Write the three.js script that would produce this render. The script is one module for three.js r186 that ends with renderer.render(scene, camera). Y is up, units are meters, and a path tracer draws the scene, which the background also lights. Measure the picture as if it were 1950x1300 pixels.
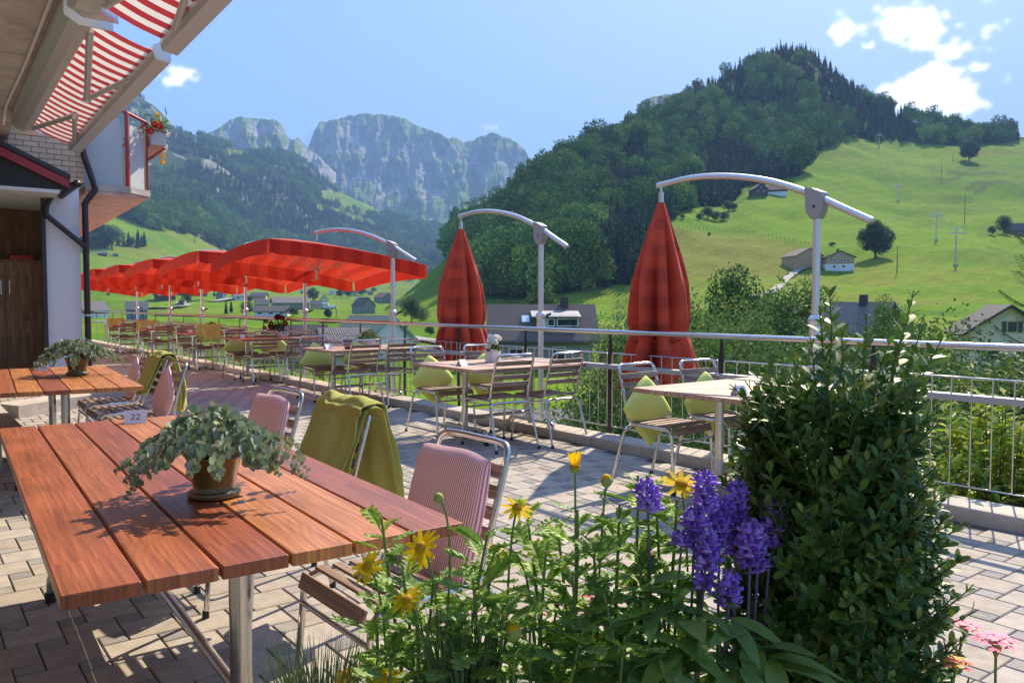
import * as THREE from 'three';
import { mergeGeometries, mergeVertices } from 'three/addons/utils/BufferGeometryUtils.js';
import { RoundedBoxGeometry } from 'three/addons/geometries/RoundedBoxGeometry.js';
import { FontLoader } from 'three/addons/loaders/FontLoader.js';
import { TextGeometry } from 'three/addons/geometries/TextGeometry.js';

// ------------------------------------------------------------------ camera, sky, sun, exposure
const F = 1530, EYE = 1.33, PITCH = Math.atan(72 / F), D2R = Math.PI / 180;
const scene = new THREE.Scene();
const camera = new THREE.PerspectiveCamera(2 * Math.atan(650 / F) / D2R, 1950 / 1300, 0.1, 16000);
camera.position.set(0, EYE, 0);
camera.rotation.set(-PITCH, 0, 0);
const SUN_AZ = 29 * D2R, SUN_EL = 41 * D2R;
const sunDir = new THREE.Vector3(Math.sin(SUN_AZ) * Math.cos(SUN_EL), Math.sin(SUN_EL), -Math.cos(SUN_AZ) * Math.cos(SUN_EL));

let seed = 7;
function rnd() { seed = (seed * 1664525 + 1013904223) >>> 0; return seed / 4294967296; }
function rr(a, b) { return a + (b - a) * rnd(); }
function hash2(i, j, k = 0) { let h = (i * 374761393 + j * 668265263 + k * 2147483647) | 0; h = Math.imul(h ^ (h >>> 13), 1274126177); h ^= h >>> 16; return (h >>> 0) / 4294967296; }
function vnoise(x, y, k = 0, per = 0) {
  const i = Math.floor(x), j = Math.floor(y), fx = x - i, fy = y - j, sx = fx * fx * (3 - 2 * fx), sy = fy * fy * (3 - 2 * fy);
  const w = per ? (n => ((n % per) + per) % per) : (n => n);
  const a = hash2(w(i), w(j), k), b = hash2(w(i + 1), w(j), k), c = hash2(w(i), w(j + 1), k), d = hash2(w(i + 1), w(j + 1), k);
  return a + (b - a) * sx + (c - a) * sy + (a - b - c + d) * sx * sy;
}
function fbm(x, y, o = 4, k = 0, per = 0) { let s = 0, a = 0.5, t = 0; for (let n = 0; n < o; n++) { s += a * vnoise(x, y, k + n, per); t += a; a *= 0.5; x *= 2; y *= 2; per *= 2; } return s / t; }
const clamp = (x, a = 0, b = 1) => Math.min(b, Math.max(a, x));
const smooth = (a, b, x) => { const t = clamp((x - a) / (b - a)); return t * t * (3 - 2 * t); };
function rayDir(px, py) { const x = (px - 975) / F, y = -(py - 650) / F, c = Math.cos(PITCH), s = Math.sin(PITCH); return new THREE.Vector3(x, y * c - s, -y * s - c); }
function at(px, py, depth) { const r = rayDir(px, py); return r.multiplyScalar(depth / -r.z).add(new THREE.Vector3(0, EYE, 0)); }

{ // the sky: clear alpine air, paler towards the horizon and towards the sun, with a few small summer clouds
  const W = 2048, Hh = 1024, data = new Float32Array(W * Hh * 4);
  const clouds = [ // lon, lat, half widths (radians), seed, threshold, softness
    [1738, 42, 150, 52, 11, 0.47, 0.16], [1800, 78, 84, 42, 15, 0.43, 0.16], [1700, 30, 62, 30, 12, 0.45, 0.16], [1775, 186, 96, 50, 3, 0.30, 0.10], [1730, 180, 52, 30, 4, 0.36, 0.10], [1790, 158, 72, 32, 8, 0.34, 0.1],
    [338, 145, 44, 22, 5, 0.44, 0.22], [318, 162, 26, 10, 6, 0.5, 0.2], [1652, 86, 20, 9, 7, 0.48, 0.2], [930, 243, 20, 6, 9, 0.52, 0.2], [1920, 145, 22, 10, 10, 0.5, 0.25], [1905, 48, 26, 9, 14, 0.52, 0.2],
  ].map(([px, py, wx, wy, k, th, so]) => { const d = rayDir(px, py).normalize(); return { lon: Math.atan2(d.z, d.x), lat: Math.asin(d.y), wx: wx / 1600, wy: wy / 1600, k, th, so }; });
  for (let j = 0; j < Hh; j++) {
    const lat = (j + 0.5) / Hh * Math.PI - Math.PI / 2;
    for (let i = 0; i < W; i++) {
      const lon = ((i + 0.5) / W - 0.5) * 2 * Math.PI;
      const dx = Math.cos(lat) * Math.cos(lon), dy = Math.sin(lat), dz = Math.cos(lat) * Math.sin(lon);
      const e = Math.max(0, dy), t = Math.exp(-e * 4.2), c = Math.max(0, dx * sunDir.x + dy * sunDir.y + dz * sunDir.z);
      const g = 0.19 * Math.pow(c, 5) + 0.30 * Math.pow(c, 24);
      let r = 0.112 + 0.115 * t + g, gg = 0.218 + 0.135 * t + g * 0.92, b = 0.52 + 0.085 * t + g * 0.72;
      if (dy < 0) { const q = smooth(0, -0.25, dy); r += (0.20 - r) * q; gg += (0.24 - gg) * q; b += (0.20 - b) * q; }
      if (dy > 0) for (const cl of clouds) {
        const qx = (lon - cl.lon) * Math.cos(lat) / cl.wx, qy = (lat - cl.lat) / cl.wy, rad = qx * qx + qy * qy;
        if (rad > 2.2) continue;
        const n = fbm(qx * 2.6 + cl.k * 17, qy * 1.7 * cl.wy / cl.wx * 2.2 + cl.k * 9, 6, cl.k);
        const den = smooth(cl.th, cl.th + cl.so, n - 0.34 * rad + 0.10) * smooth(2.1, 1.1, rad);
        const shade = 0.9 + 0.25 * fbm(qx * 3 + 5, qy * 3, 3, cl.k + 30);
        r += (0.86 * shade - r) * den; gg += (0.87 * shade - gg) * den; b += (0.88 * shade - b) * den;
      }
      const o = (j * W + i) * 4; data[o] = r; data[o + 1] = gg; data[o + 2] = b; data[o + 3] = 1;
    }
  }
  const sky = new THREE.DataTexture(data, W, Hh, THREE.RGBAFormat, THREE.FloatType);
  sky.mapping = THREE.EquirectangularReflectionMapping; sky.magFilter = sky.minFilter = THREE.LinearFilter; sky.needsUpdate = true;
  scene.background = sky; scene.environment = sky; scene.backgroundIntensity = 1; scene.environmentIntensity = 1;
}
const sun = new THREE.DirectionalLight(0xffeed4, 4.4);
sun.position.copy(sunDir).multiplyScalar(120).add(new THREE.Vector3(-4, 0, -12)); sun.target.position.set(-4, 0, -12);
sun.castShadow = true; sun.shadow.mapSize.set(4096, 4096); sun.shadow.radius = 1;
Object.assign(sun.shadow.camera, { left: -40, right: 40, top: 40, bottom: -40, near: 1, far: 400 });
scene.add(sun, sun.target);
scene.fog = new THREE.FogExp2(new THREE.Color().setRGB(0.36, 0.62, 1.0), 0.00016);
const renderer = new THREE.WebGLRenderer({ antialias: true });
renderer.toneMapping = THREE.LinearToneMapping; renderer.toneMappingExposure = 2.55;
renderer.shadowMap.enabled = true; renderer.setSize(1024, 682);

// ------------------------------------------------------------------ helpers
const A = 37.5 * D2R, UX = -Math.sin(A), UZ = -Math.cos(A), VX = Math.cos(A), VZ = -Math.sin(A);
// u runs along the terrace railing away from the camera, v across it towards the valley, h is the height over the paving
function P(u, v, h = 0) { return new THREE.Vector3(UX * u + VX * v, h, UZ * u + VZ * v); }
const used = {};
function numbered(name) { const n = used[name] = (used[name] ?? -1) + 1; return n ? `${name}_${String(n).padStart(3, '0')}` : name; }
function tag(o, label, category, group) { o.userData.label = label; o.userData.category = category; if (group) o.userData.group = group; return o; }
function thing(name, label, category, pos, turn = 0, group) {
  const o = new THREE.Group(); o.name = numbered(name); if (pos) o.position.copy(pos); o.rotation.y = turn; scene.add(o); return tag(o, label, category, group);
}
function structure(o) { o.userData.kind = 'structure'; return o; }
function mesh(name, geo, mat, parent) {
  if (Array.isArray(geo)) geo = merge(geo);
  const m = new THREE.Mesh(geo, mat); m.name = name; m.castShadow = m.receiveShadow = true; if (parent) parent.add(m); return m;
}
function top(name, geo, mat, label, category, group) { const m = mesh(numbered(name), geo, mat, scene); return tag(m, label, category, group); }
function merge(list) {
  const keep = list.some(g => g.attributes.color);
  return mergeGeometries(list.map(g => {
    g = g.index ? g.toNonIndexed() : g;
    if (keep && !g.attributes.color) { const n = g.attributes.position.count; g.setAttribute('color', new THREE.BufferAttribute(new Float32Array(n * 3).fill(1), 3)); }
    for (const k of Object.keys(g.attributes)) if (!['position', 'normal', 'uv', 'color'].includes(k)) g.deleteAttribute(k);
    return g;
  }));
}
function copy(o, label, group) {
  const c = o.clone(); c.name = numbered(o.name.replace(/_\d{3}$/, '')); c.userData = { ...o.userData }; c.userData.label = label; if (group) c.userData.group = group; scene.add(c); return c;
}
function boxUV(g, s = 1, offx = 0, offy = 0) { // uv in metres, from the face each vertex lies on
  g = g.index ? g.toNonIndexed() : g; const p = g.attributes.position, uv = new Float32Array(p.count * 2);
  const a = new THREE.Vector3(), b = new THREE.Vector3(), c = new THREE.Vector3(), n = new THREE.Vector3();
  for (let i = 0; i < p.count; i += 3) {
    a.fromBufferAttribute(p, i); b.fromBufferAttribute(p, i + 1); c.fromBufferAttribute(p, i + 2);
    n.copy(b).sub(a).cross(c.clone().sub(a)); const x = Math.abs(n.x), y = Math.abs(n.y), z = Math.abs(n.z);
    [a, b, c].forEach((q, k) => { const [s1, s2] = y >= x && y >= z ? [q.x, q.z] : x >= z ? [q.y, q.z] : [q.x, q.y]; uv[(i + k) * 2] = (s1 + offx) * s; uv[(i + k) * 2 + 1] = (s2 + offy) * s; });
  }
  g.setAttribute('uv', new THREE.BufferAttribute(uv, 2)); return g;
}
function bx(w, h, d, x = 0, y = 0, z = 0, bevel = 0) {
  const g = bevel ? new RoundedBoxGeometry(w, h, d, 2, Math.min(bevel, w / 2.01, h / 2.01, d / 2.01)) : new THREE.BoxGeometry(w, h, d);
  const r = boxUV(g); r.translate(x, y, z); return r;
}
function rot(g, ax, ay, az) { g.applyMatrix4(new THREE.Matrix4().makeRotationFromEuler(new THREE.Euler(ax, ay, az))); return g; }
function mv(g, x, y, z) { g.translate(x, y, z); return g; }
const V3 = (x, y, z) => new THREE.Vector3(x, y, z);
function filletPath(pts, r, seg = 5) { // poly-line with rounded corners
  const path = new THREE.CurvePath();
  let prev = pts[0];
  for (let i = 1; i < pts.length - 1; i++) {
    const p = pts[i], a = pts[i - 1].clone().sub(p), b = pts[i + 1].clone().sub(p), ra = Math.min(r, a.length() * 0.48, b.length() * 0.48);
    const s = p.clone().addScaledVector(a.normalize(), ra), e = p.clone().addScaledVector(b.normalize(), ra);
    path.add(new THREE.LineCurve3(prev, s)); path.add(new THREE.QuadraticBezierCurve3(s, p.clone(), e)); prev = e;
  }
  path.add(new THREE.LineCurve3(prev, pts[pts.length - 1]));
  const out = [];
  for (const c of path.curves) { const n = c.isLineCurve3 ? 1 : seg; for (let k = out.length ? 1 : 0; k <= n; k++) out.push(c.getPoint(k / n)); }
  return out;
}
function tubePts(pts, radius, sides = 8, caps = true) { // swept tube through given points; radius number or function of 0..1
  const n = pts.length, pos = [], nor = [], idx = [], uv = []; const T = [], rad = typeof radius === 'function' ? radius : () => radius;
  for (let i = 0; i < n; i++) T.push(pts[Math.min(n - 1, i + 1)].clone().sub(pts[Math.max(0, i - 1)]).normalize());
  let N = Math.abs(T[0].y) < 0.9 ? V3(0, 1, 0).cross(T[0]).normalize() : V3(1, 0, 0).cross(T[0]).normalize(); let len = 0;
  for (let i = 0; i < n; i++) {
    N.addScaledVector(T[i], -N.dot(T[i])).normalize(); const B = T[i].clone().cross(N), r = rad(i / (n - 1)); if (i) len += pts[i].distanceTo(pts[i - 1]);
    for (let k = 0; k <= sides; k++) { const a = k / sides * 2 * Math.PI, d = N.clone().multiplyScalar(Math.cos(a)).addScaledVector(B, Math.sin(a)); pos.push(pts[i].x + d.x * r, pts[i].y + d.y * r, pts[i].z + d.z * r); nor.push(d.x, d.y, d.z); uv.push(k / sides * 2 * Math.PI * r, len); }
  }
  for (let i = 0; i < n - 1; i++) for (let k = 0; k < sides; k++) { const a = i * (sides + 1) + k, b = a + sides + 1; idx.push(a, a + 1, b, b, a + 1, b + 1); }
  if (caps) for (const e of [0, n - 1]) { const c = pos.length / 3, s = e ? 1 : -1; pos.push(pts[e].x, pts[e].y, pts[e].z); nor.push(T[e].x * s, T[e].y * s, T[e].z * s); uv.push(0, 0); for (let k = 0; k < sides; k++) { const a = e * (sides + 1) + k; e ? idx.push(c, a, a + 1) : idx.push(c, a + 1, a); } }
  const g = new THREE.BufferGeometry(); g.setAttribute('position', new THREE.Float32BufferAttribute(pos, 3)); g.setAttribute('normal', new THREE.Float32BufferAttribute(nor, 3)); g.setAttribute('uv', new THREE.Float32BufferAttribute(uv, 2)); g.setIndex(idx); return g.toNonIndexed();
}
function tube(a, b, r, sides = 8) { return tubePts([a, b], r, sides); }
function taper(a, b, r0, r1, sides = 7) { return tubePts([a, b], t => r0 + (r1 - r0) * t, sides); }
function grid(nu, nv, fn) { // surface from fn(i/nu, j/nv) -> Vector3
  const pos = [], uv = [], idx = [];
  for (let j = 0; j <= nv; j++) for (let i = 0; i <= nu; i++) { const p = fn(i / nu, j / nv); pos.push(p.x, p.y, p.z); uv.push(i / nu, j / nv); }
  for (let j = 0; j < nv; j++) for (let i = 0; i < nu; i++) { const a = j * (nu + 1) + i, b = a + nu + 1; idx.push(a, a + 1, b, b, a + 1, b + 1); }
  const g = new THREE.BufferGeometry(); g.setAttribute('position', new THREE.Float32BufferAttribute(pos, 3)); g.setAttribute('uv', new THREE.Float32BufferAttribute(uv, 2)); g.setIndex(idx); g.computeVertexNormals(); return g;
}
function poly(pts, depth, bevel = 0) { // extruded outline in x/y, depth along z, centred
  const s = new THREE.Shape(pts.map(p => new THREE.Vector2(p[0], p[1]))); const g = new THREE.ExtrudeGeometry(s, { depth, bevelEnabled: !!bevel, bevelSize: bevel, bevelThickness: bevel, bevelSegments: 1, curveSegments: 6 });
  g.translate(0, 0, -depth / 2); return boxUV(g);
}
// leaves: many small folded faces in one geometry, each with its own tone
class Leaves {
  constructor() { this.p = []; this.n = []; this.c = []; }
  add(o, dir, up, len, wid, col, fold = 0.25) { // base point, direction, face normal, colour
    const side = dir.clone().cross(up).normalize(), nn = side.clone().cross(dir).normalize();
    const m = o.clone().addScaledVector(dir, len * 0.5), tip = o.clone().addScaledVector(dir, len).addScaledVector(nn, -len * 0.12), l = m.clone().addScaledVector(side, -wid / 2).addScaledVector(nn, wid * fold), r = m.clone().addScaledVector(side, wid / 2).addScaledVector(nn, wid * fold);
    const q = [o, r, tip, o, tip, l]; const n1 = nn.clone().addScaledVector(side, -fold * 1.5).normalize(), n2 = nn.clone().addScaledVector(side, fold * 1.5).normalize();
    q.forEach((v, i) => { this.p.push(v.x, v.y, v.z); const k = i < 3 ? n1 : n2; this.n.push(k.x, k.y, k.z); this.c.push(col[0], col[1], col[2]); });
  }
  tri(a, b, c, col) { const n = b.clone().sub(a).cross(c.clone().sub(a)).normalize(); for (const v of [a, b, c]) { this.p.push(v.x, v.y, v.z); this.n.push(n.x, n.y, n.z); this.c.push(...col); } }
  build() { const g = new THREE.BufferGeometry(); g.setAttribute('position', new THREE.Float32BufferAttribute(this.p, 3)); g.setAttribute('normal', new THREE.Float32BufferAttribute(this.n, 3)); g.setAttribute('color', new THREE.Float32BufferAttribute(this.c, 3)); g.setAttribute('uv', new THREE.BufferAttribute(new Float32Array(this.p.length / 3 * 2), 2)); return g; }
}
function rdir() { const z = rr(-1, 1), a = rr(0, 2 * Math.PI), s = Math.sqrt(1 - z * z); return V3(s * Math.cos(a), z, s * Math.sin(a)); }
function tone(c, amt = 0.25, hue = 0.1) { const k = 1 + rr(-amt, amt), h = rr(-hue, hue); return [c[0] * k * (1 + h * 1.5), c[1] * k, c[2] * k * (1 - h)]; }

// ------------------------------------------------------------------ textures and materials
function tex(w, h, fn, srgb = false, rx = 1, ry = 1) {
  const d = new Uint8Array(w * h * 4);
  for (let j = 0; j < h; j++) for (let i = 0; i < w; i++) { const c = fn(i / w, j / h, i, j), o = (j * w + i) * 4; if (typeof c === 'number') d[o] = d[o + 1] = d[o + 2] = clamp(c) * 255; else { d[o] = clamp(c[0]) * 255; d[o + 1] = clamp(c[1]) * 255; d[o + 2] = clamp(c[2]) * 255; } d[o + 3] = 255; }
  const t = new THREE.DataTexture(d, w, h); t.wrapS = t.wrapT = THREE.RepeatWrapping; t.magFilter = THREE.LinearFilter; t.minFilter = THREE.LinearMipmapLinearFilter; t.generateMipmaps = true; t.repeat.set(rx, ry); if (srgb) t.colorSpace = THREE.SRGBColorSpace; t.needsUpdate = true; return t;
}
const lin = (r, g, b) => new THREE.Color().setRGB(r, g, b);
const std = (c, rough = 0.7, metal = 0, extra = {}) => new THREE.MeshStandardMaterial({ color: c, roughness: rough, metalness: metal, ...extra });
const matte = (extra) => new THREE.MeshPhysicalMaterial({ color: 0xffffff, roughness: 1, specularIntensity: 0.06, vertexColors: true, ...extra });
const T = {}; const M = {};
T.noise = tex(256, 256, (u, v) => fbm(u * 8, v * 8, 5, 1, 8));
T.grain = tex(256, 256, (u, v, i, j) => 0.5 + 0.5 * (hash2(i, j, 5) - 0.5) + 0.4 * (fbm(u * 16, v * 16, 3, 3, 16) - 0.5));
T.paver = tex(512, 512, (u, v, i, j) => { const n = fbm(u * 10, v * 10, 4, 8, 10), s = hash2(i >> 1, j >> 1, 6), q = hash2(i, j, 9); const k = 0.80 + 0.36 * (n - 0.5) + 0.16 * (q - 0.5) + (s > 0.93 ? 0.14 : s < 0.06 ? -0.2 : 0); return [k, k * 0.985, k * 0.965]; });
T.concrete = tex(512, 512, (u, v, i, j) => { const n = fbm(u * 5, v * 5, 5, 21, 5), m = fbm(u * 24, v * 24, 3, 22, 24), s = hash2(i, j, 7); const k = 0.72 + 0.42 * (n - 0.5) + 0.18 * (m - 0.5) + 0.05 * (s - 0.5); return [k, k * 0.99, k * 0.97]; });
function woodTex(k, knots, wavy = 1, fine = 1) { // grain runs along v
  return tex(256, 1024, (u, v, i, j) => {
    let q = u * 9 + wavy * 1.6 * fbm(u * 2, v * 3, 3, k, 0) + knots * 1.5 * Math.exp(-((u - 0.5) ** 2) * 14) * Math.cos(v * 9 + k);
    const ring = 0.5 + 0.5 * Math.sin(q * 5.5 + 3 * fbm(u * 4, v * 6, 2, k + 4)), pore = fbm(u * 130, v * 14, 2, k + 7), streak = fbm(u * 26, v * 3, 3, k + 9), blotch = fbm(u * 3, v * 5, 3, k + 13);
    const t = 0.86 + 0.07 * (ring - 0.5) + fine * 0.20 * (pore - 0.5) + 0.30 * (streak - 0.5) + 0.20 * (blotch - 0.5); return [t, t * (0.93 + 0.10 * streak), t * (0.88 + 0.14 * blotch)];
  }, true);
}
T.wood = [woodTex(31, 0.4), woodTex(57, 1.2, 1.6), woodTex(83, 0.2, 0.6)];
function wood(r, g, b, k, rough = 0.5, extra = {}) { const m = new THREE.MeshPhysicalMaterial({ color: lin(r, g, b), roughness: rough, map: T.wood[k], bumpMap: T.wood[k], bumpScale: 0.0006, ...extra }); return m; }

// ------------------------------------------------------------------ terrain: valley floor, slopes, hills and far mountains
T.meadow = tex(512, 512, (u, v, i, j) => { const n = fbm(u * 6, v * 6, 5, 41, 6), m = fbm(u * 40, v * 40, 3, 44, 40), k = 0.82 + 0.5 * (n - 0.5) + 0.45 * (m - 0.5); return [k * (1 + 0.25 * (n - 0.5)), k, k * 0.9]; });
T.rockBump = tex(512, 512, (u, v) => 0.6 * fbm(u * 8, v * 20, 5, 51, 4) + 0.4 * fbm(u * 30, v * 30, 3, 52, 30));
M.meadow = matte({ map: T.meadow, bumpMap: T.noise, bumpScale: 0.25 });
M.mountain = matte({ bumpMap: T.rockBump, bumpScale: 14 });
M.asphalt = std(lin(0.10, 0.10, 0.105), 0.9, 0, { map: T.concrete });
M.track = std(lin(0.36, 0.34, 0.30), 0.9, 0, { map: T.concrete });

function catmull(a, b, c, d, t) { return 0.5 * (2 * b + (c - a) * t + (2 * a - 5 * b + 4 * c - d) * t * t + (3 * b - a - 3 * c + d) * t * t * t); }
function makeTerrain(cols, nearY, noiseAmp, back) {
  const C = cols.map(([px, ...q]) => { const D = [9, 45], Y = [nearY, nearY - 0.1]; for (const [d, py] of q) { D.push(d); Y.push(at(px, py, d).y); } D.push(D[D.length - 1] + back[0]); Y.push(Y[Y.length - 1] - back[1]); return { px, D, Y }; });
  const K = C[0].D.length;
  function raw(px, s) {
    let i = 0; while (i < C.length - 2 && px > C[i + 1].px) i++;
    const t = clamp((px - C[i].px) / (C[i + 1].px - C[i].px)), e = t, k = Math.min(K - 2, Math.max(0, Math.floor(s))), f = s - k;
    const g = (q) => { const a = C[Math.max(0, i - 1)][q], b = C[i][q], c = C[i + 1][q], d = C[Math.min(C.length - 1, i + 2)][q]; return j => { j = clamp(j, 0, K - 1); const lo = Math.min(b[j], c[j]) - 6, hi = Math.max(b[j], c[j]) + 6; return clamp(catmull(a[j], b[j], c[j], d[j], e), lo, hi); }; };
    const d = g('D'), y = g('Y');
    const lerp = (q) => { const a = q(k - 1), b = q(k), c = q(k + 1), dd = q(k + 2); return k === 0 ? b + (c - b) * f : clamp(catmull(a, b, c, dd, f), Math.min(b, c), Math.max(b, c)); };
    return [lerp(d), lerp(y)];
  }
  function point(px, s) { const [D, y] = raw(px, s), x = (px - 975) / F * D * 0.9995; return V3(x, y + noiseAmp(x, -D, D), -D); }
  function locate(px, py) { // where the sight line meets the slope, nearest first
    let best = null; const q = V3();
    for (let s = 0.6; s < K - 1; s += 0.02) { const p = point(px, s); q.copy(p); const a = Math.atan2(p.y - EYE, -p.z), yy = 650 - F * Math.tan(a + PITCH); if (yy <= py) { best = p; break; } }
    return best ?? point(px, K - 1.2);
  }
  return { point, locate, K };
}
function terrainMesh(T0, px0, px1, nx, rows, colour, uvScale) {
  const pos = [], col = [], uv = [], idx = [], nr = rows * (T0.K - 1);
  for (let j = 0; j <= nr; j++) for (let i = 0; i <= nx; i++) { const px = px0 + (px1 - px0) * i / nx, s = j / rows, p = T0.point(px, Math.min(s, T0.K - 1.0001)); pos.push(p.x, p.y, p.z); const c = colour(p, px, s); col.push(c[0], c[1], c[2]); uv.push(p.x / uvScale, p.z / uvScale); }
  for (let j = 0; j < nr; j++) for (let i = 0; i < nx; i++) { const a = j * (nx + 1) + i, b = a + nx + 1; idx.push(a, a + 1, b, b, a + 1, b + 1); }
  const g = new THREE.BufferGeometry(); g.setAttribute('position', new THREE.Float32BufferAttribute(pos, 3)); g.setAttribute('color', new THREE.Float32BufferAttribute(col, 3)); g.setAttribute('uv', new THREE.Float32BufferAttribute(uv, 2)); g.setIndex(idx); g.computeVertexNormals(); return g;
}
const bumps = (x, z, D) => D < 60 ? 0 : smooth(60, 300, D) * ((fbm(x / 90, z / 90, 4, 61) - 0.5) * 9 + (fbm(x / 22, z / 22, 4, 66) - 0.5) * 3.4 + (fbm(x / 60, z / 13, 3, 68) - 0.5) * 1.6);
const valley = makeTerrain([
  [-700, [150, 628], [380, 590], [700, 470], [1000, 330], [1800, 220], [2700, 100]],
  [60, [150, 628], [380, 592], [700, 500], [1000, 392], [1800, 265], [2700, 130]],
  [200, [150, 628], [380, 592], [700, 508], [1000, 408], [1800, 285], [2700, 152]],
  [260, [150, 628], [380, 592], [700, 522], [1000, 428], [1800, 300], [2700, 182]],
  [300, [150, 628], [380, 592], [700, 530], [1000, 440], [1800, 315], [2700, 212]],
  [345, [150, 628], [380, 592], [720, 535], [1050, 448], [1800, 335], [2700, 256]],
  [390, [150, 628], [380, 592], [760, 540], [1120, 462], [1800, 345], [2700, 276]],
  [450, [150, 628], [400, 592], [800, 546], [1250, 484], [1900, 372], [2700, 290]],
  [560, [150, 628], [420, 592], [900, 550], [1450, 500], [2000, 402], [2800, 310]],
  [640, [150, 628], [450, 590], [1000, 553], [1550, 514], [2150, 432], [2900, 372]],
  [760, [150, 628], [500, 588], [1100, 555], [1650, 524], [2250, 470], [3000, 420]],
  [860, [150, 628], [500, 588], [1100, 555], [1650, 530], [2300, 490], [3000, 455]],
  [1150, [150, 628], [500, 590], [1100, 560], [1650, 540], [2300, 510], [3000, 480]],
], -6, (x, z, D) => bumps(x, z, D) + (D > 1100 ? smooth(1100, 1900, D) * (fbm(x / 260, z / 260, 4, 71) - 0.5) * 120 : 0), [700, 120]);
const dn = 22; // tree height above the hill's own outline
const hill = makeTerrain([
  [700, [150, 650], [250, 622], [400, 606], [500, 600], [600, 597], [700, 596]],
  [745, [150, 640], [250, 606], [400, 592], [500, 582], [600, 578], [700, 576]],
  [790, [150, 632], [280, 596], [400, 572], [500, 556], [560, 550], [620, 547]],
  [840, [150, 630], [260, 592], [370, 558], [450, 530], [520, 512], [600, 505]],
  [880, [150, 630], [240, 592], [320, 562], [380, 535], [460, 500], [560, 475]],
  [930, [150, 630], [220, 600], [280, 582], [320, 560], [450, 485], [560, 430 + dn]],
  [1000, [130, 635], [200, 605], [250, 590], [290, 568], [430, 470], [570, 368 + dn]],
  [1060, [130, 635], [190, 605], [240, 588], [280, 562], [450, 440], [600, 322 + dn]],
  [1110, [130, 635], [190, 602], [240, 582], [285, 552], [480, 405], [650, 300 + dn]],
  [1200, [130, 632], [190, 600], [240, 578], [300, 532], [520, 385], [720, 258 + dn]],
  [1290, [130, 630], [190, 595], [260, 545], [390, 425], [580, 345], [860, 193 + dn]],
  [1380, [130, 628], [200, 585], [300, 508], [430, 420], [600, 340], [920, 138 + dn]],
  [1440, [130, 625], [200, 582], [310, 502], [480, 380], [660, 305], [960, 102 + dn]],
  [1490, [130, 622], [200, 582], [320, 498], [500, 372], [680, 292], [980, 84 + dn]],
  [1530, [130, 620], [200, 580], [320, 496], [520, 355], [700, 268], [985, 92 + dn]],
  [1570, [130, 620], [200, 580], [320, 495], [520, 366], [725, 263], [975, 122 + dn]],
  [1610, [130, 620], [200, 580], [320, 495], [520, 372], [745, 261], [960, 160 + dn]],
  [1660, [130, 620], [200, 580], [320, 492], [520, 380], [770, 266], [920, 196 + dn]],
  [1720, [130, 620], [200, 580], [320, 490], [520, 388], [790, 272], [870, 246]],
  [1850, [130, 620], [200, 580], [320, 490], [540, 378], [800, 280], [880, 274]],
  [1960, [130, 620], [200, 580], [330, 492], [560, 372], [800, 283], [880, 280]],
  [2600, [130, 620], [200, 580], [330, 510], [560, 420], [800, 360], [880, 350]],
], -6.02, bumps, [260, 110]);
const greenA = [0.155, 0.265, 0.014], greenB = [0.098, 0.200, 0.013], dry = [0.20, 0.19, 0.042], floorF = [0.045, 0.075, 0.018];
const mix3 = (a, b, t) => [a[0] + (b[0] - a[0]) * t, a[1] + (b[1] - a[1]) * t, a[2] + (b[2] - a[2]) * t];
function pyOf(p) { return 650 - F * Math.tan(Math.atan2(p.y - EYE, -p.z) + PITCH); }
function edgeFn(list) { return x => { if (x <= list[0][0]) return list[0][1]; for (let i = 1; i < list.length; i++) if (x <= list[i][0]) { const [a, b] = list[i - 1], [c, d] = list[i]; return b + (d - b) * (x - a) / (c - a); } return list[list.length - 1][1]; }; }
const forestR = edgeFn([[845, 470], [870, 520], [900, 560], [960, 572], [1010, 572], [1100, 556], [1200, 540], [1240, 512], [1262, 440], [1290, 404], [1330, 394], [1392, 388], [1405, 362], [1500, 338], [1525, 330], [1548, 290], [1600, 262], [1700, 271], [1760, 278], [1880, 280], [1960, 262], [2600, 262]]);
const forestL = edgeFn([[-700, 420], [170, 398], [218, 407], [293, 437], [372, 449], [420, 476], [470, 492], [560, 505], [700, 522], [860, 538], [1150, 545]]);
function alp(px, py) { // open pastures within the left forest
  const e = (x, y, a, b) => ((px - x) / a) ** 2 + ((py - y) / b) ** 2; const n = (fbm(px / 26, py / 18, 3, 91) - 0.5) * 0.8;
  return e(690, 388 + (px - 690) * 0.22, 78, 17) + n < 1 || e(655, 408 + (px - 655) * 0.3, 60, 7) + n < 1 || e(345, 245 + (px - 345) * 0.55, 42, 9) + n < 1 || e(460, 290, 40, 7) + n < 1;
}
function meadowColour(p, k) { const n = fbm(p.x / 60, p.z / 60, 4, k), m = fbm(p.x / 9, p.z / 9, 3, k + 5); const q = fbm((p.x + p.z * 0.4) / 150, p.z / 26, 3, k + 9), w = fbm(p.x / 30, p.z / 30, 4, k + 12); let c = mix3(greenB, greenA, smooth(0.3, 0.62, n * 0.5 + q * 0.5)); c = mix3(c, [0.072, 0.15, 0.016], 0.5 * smooth(0.56, 0.68, w)); return mix3(c, dry, 0.32 * smooth(0.54, 0.72, m) + 0.35 * smooth(0.6, 0.7, q)); }
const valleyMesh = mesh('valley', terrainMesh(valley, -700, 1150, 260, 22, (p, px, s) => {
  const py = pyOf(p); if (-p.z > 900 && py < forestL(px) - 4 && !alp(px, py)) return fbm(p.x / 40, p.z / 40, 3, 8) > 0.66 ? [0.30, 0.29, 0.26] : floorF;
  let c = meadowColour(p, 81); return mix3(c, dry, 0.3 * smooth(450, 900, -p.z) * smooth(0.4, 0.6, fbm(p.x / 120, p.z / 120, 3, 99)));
}, 12), M.meadow, scene); structure(valleyMesh);
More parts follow.
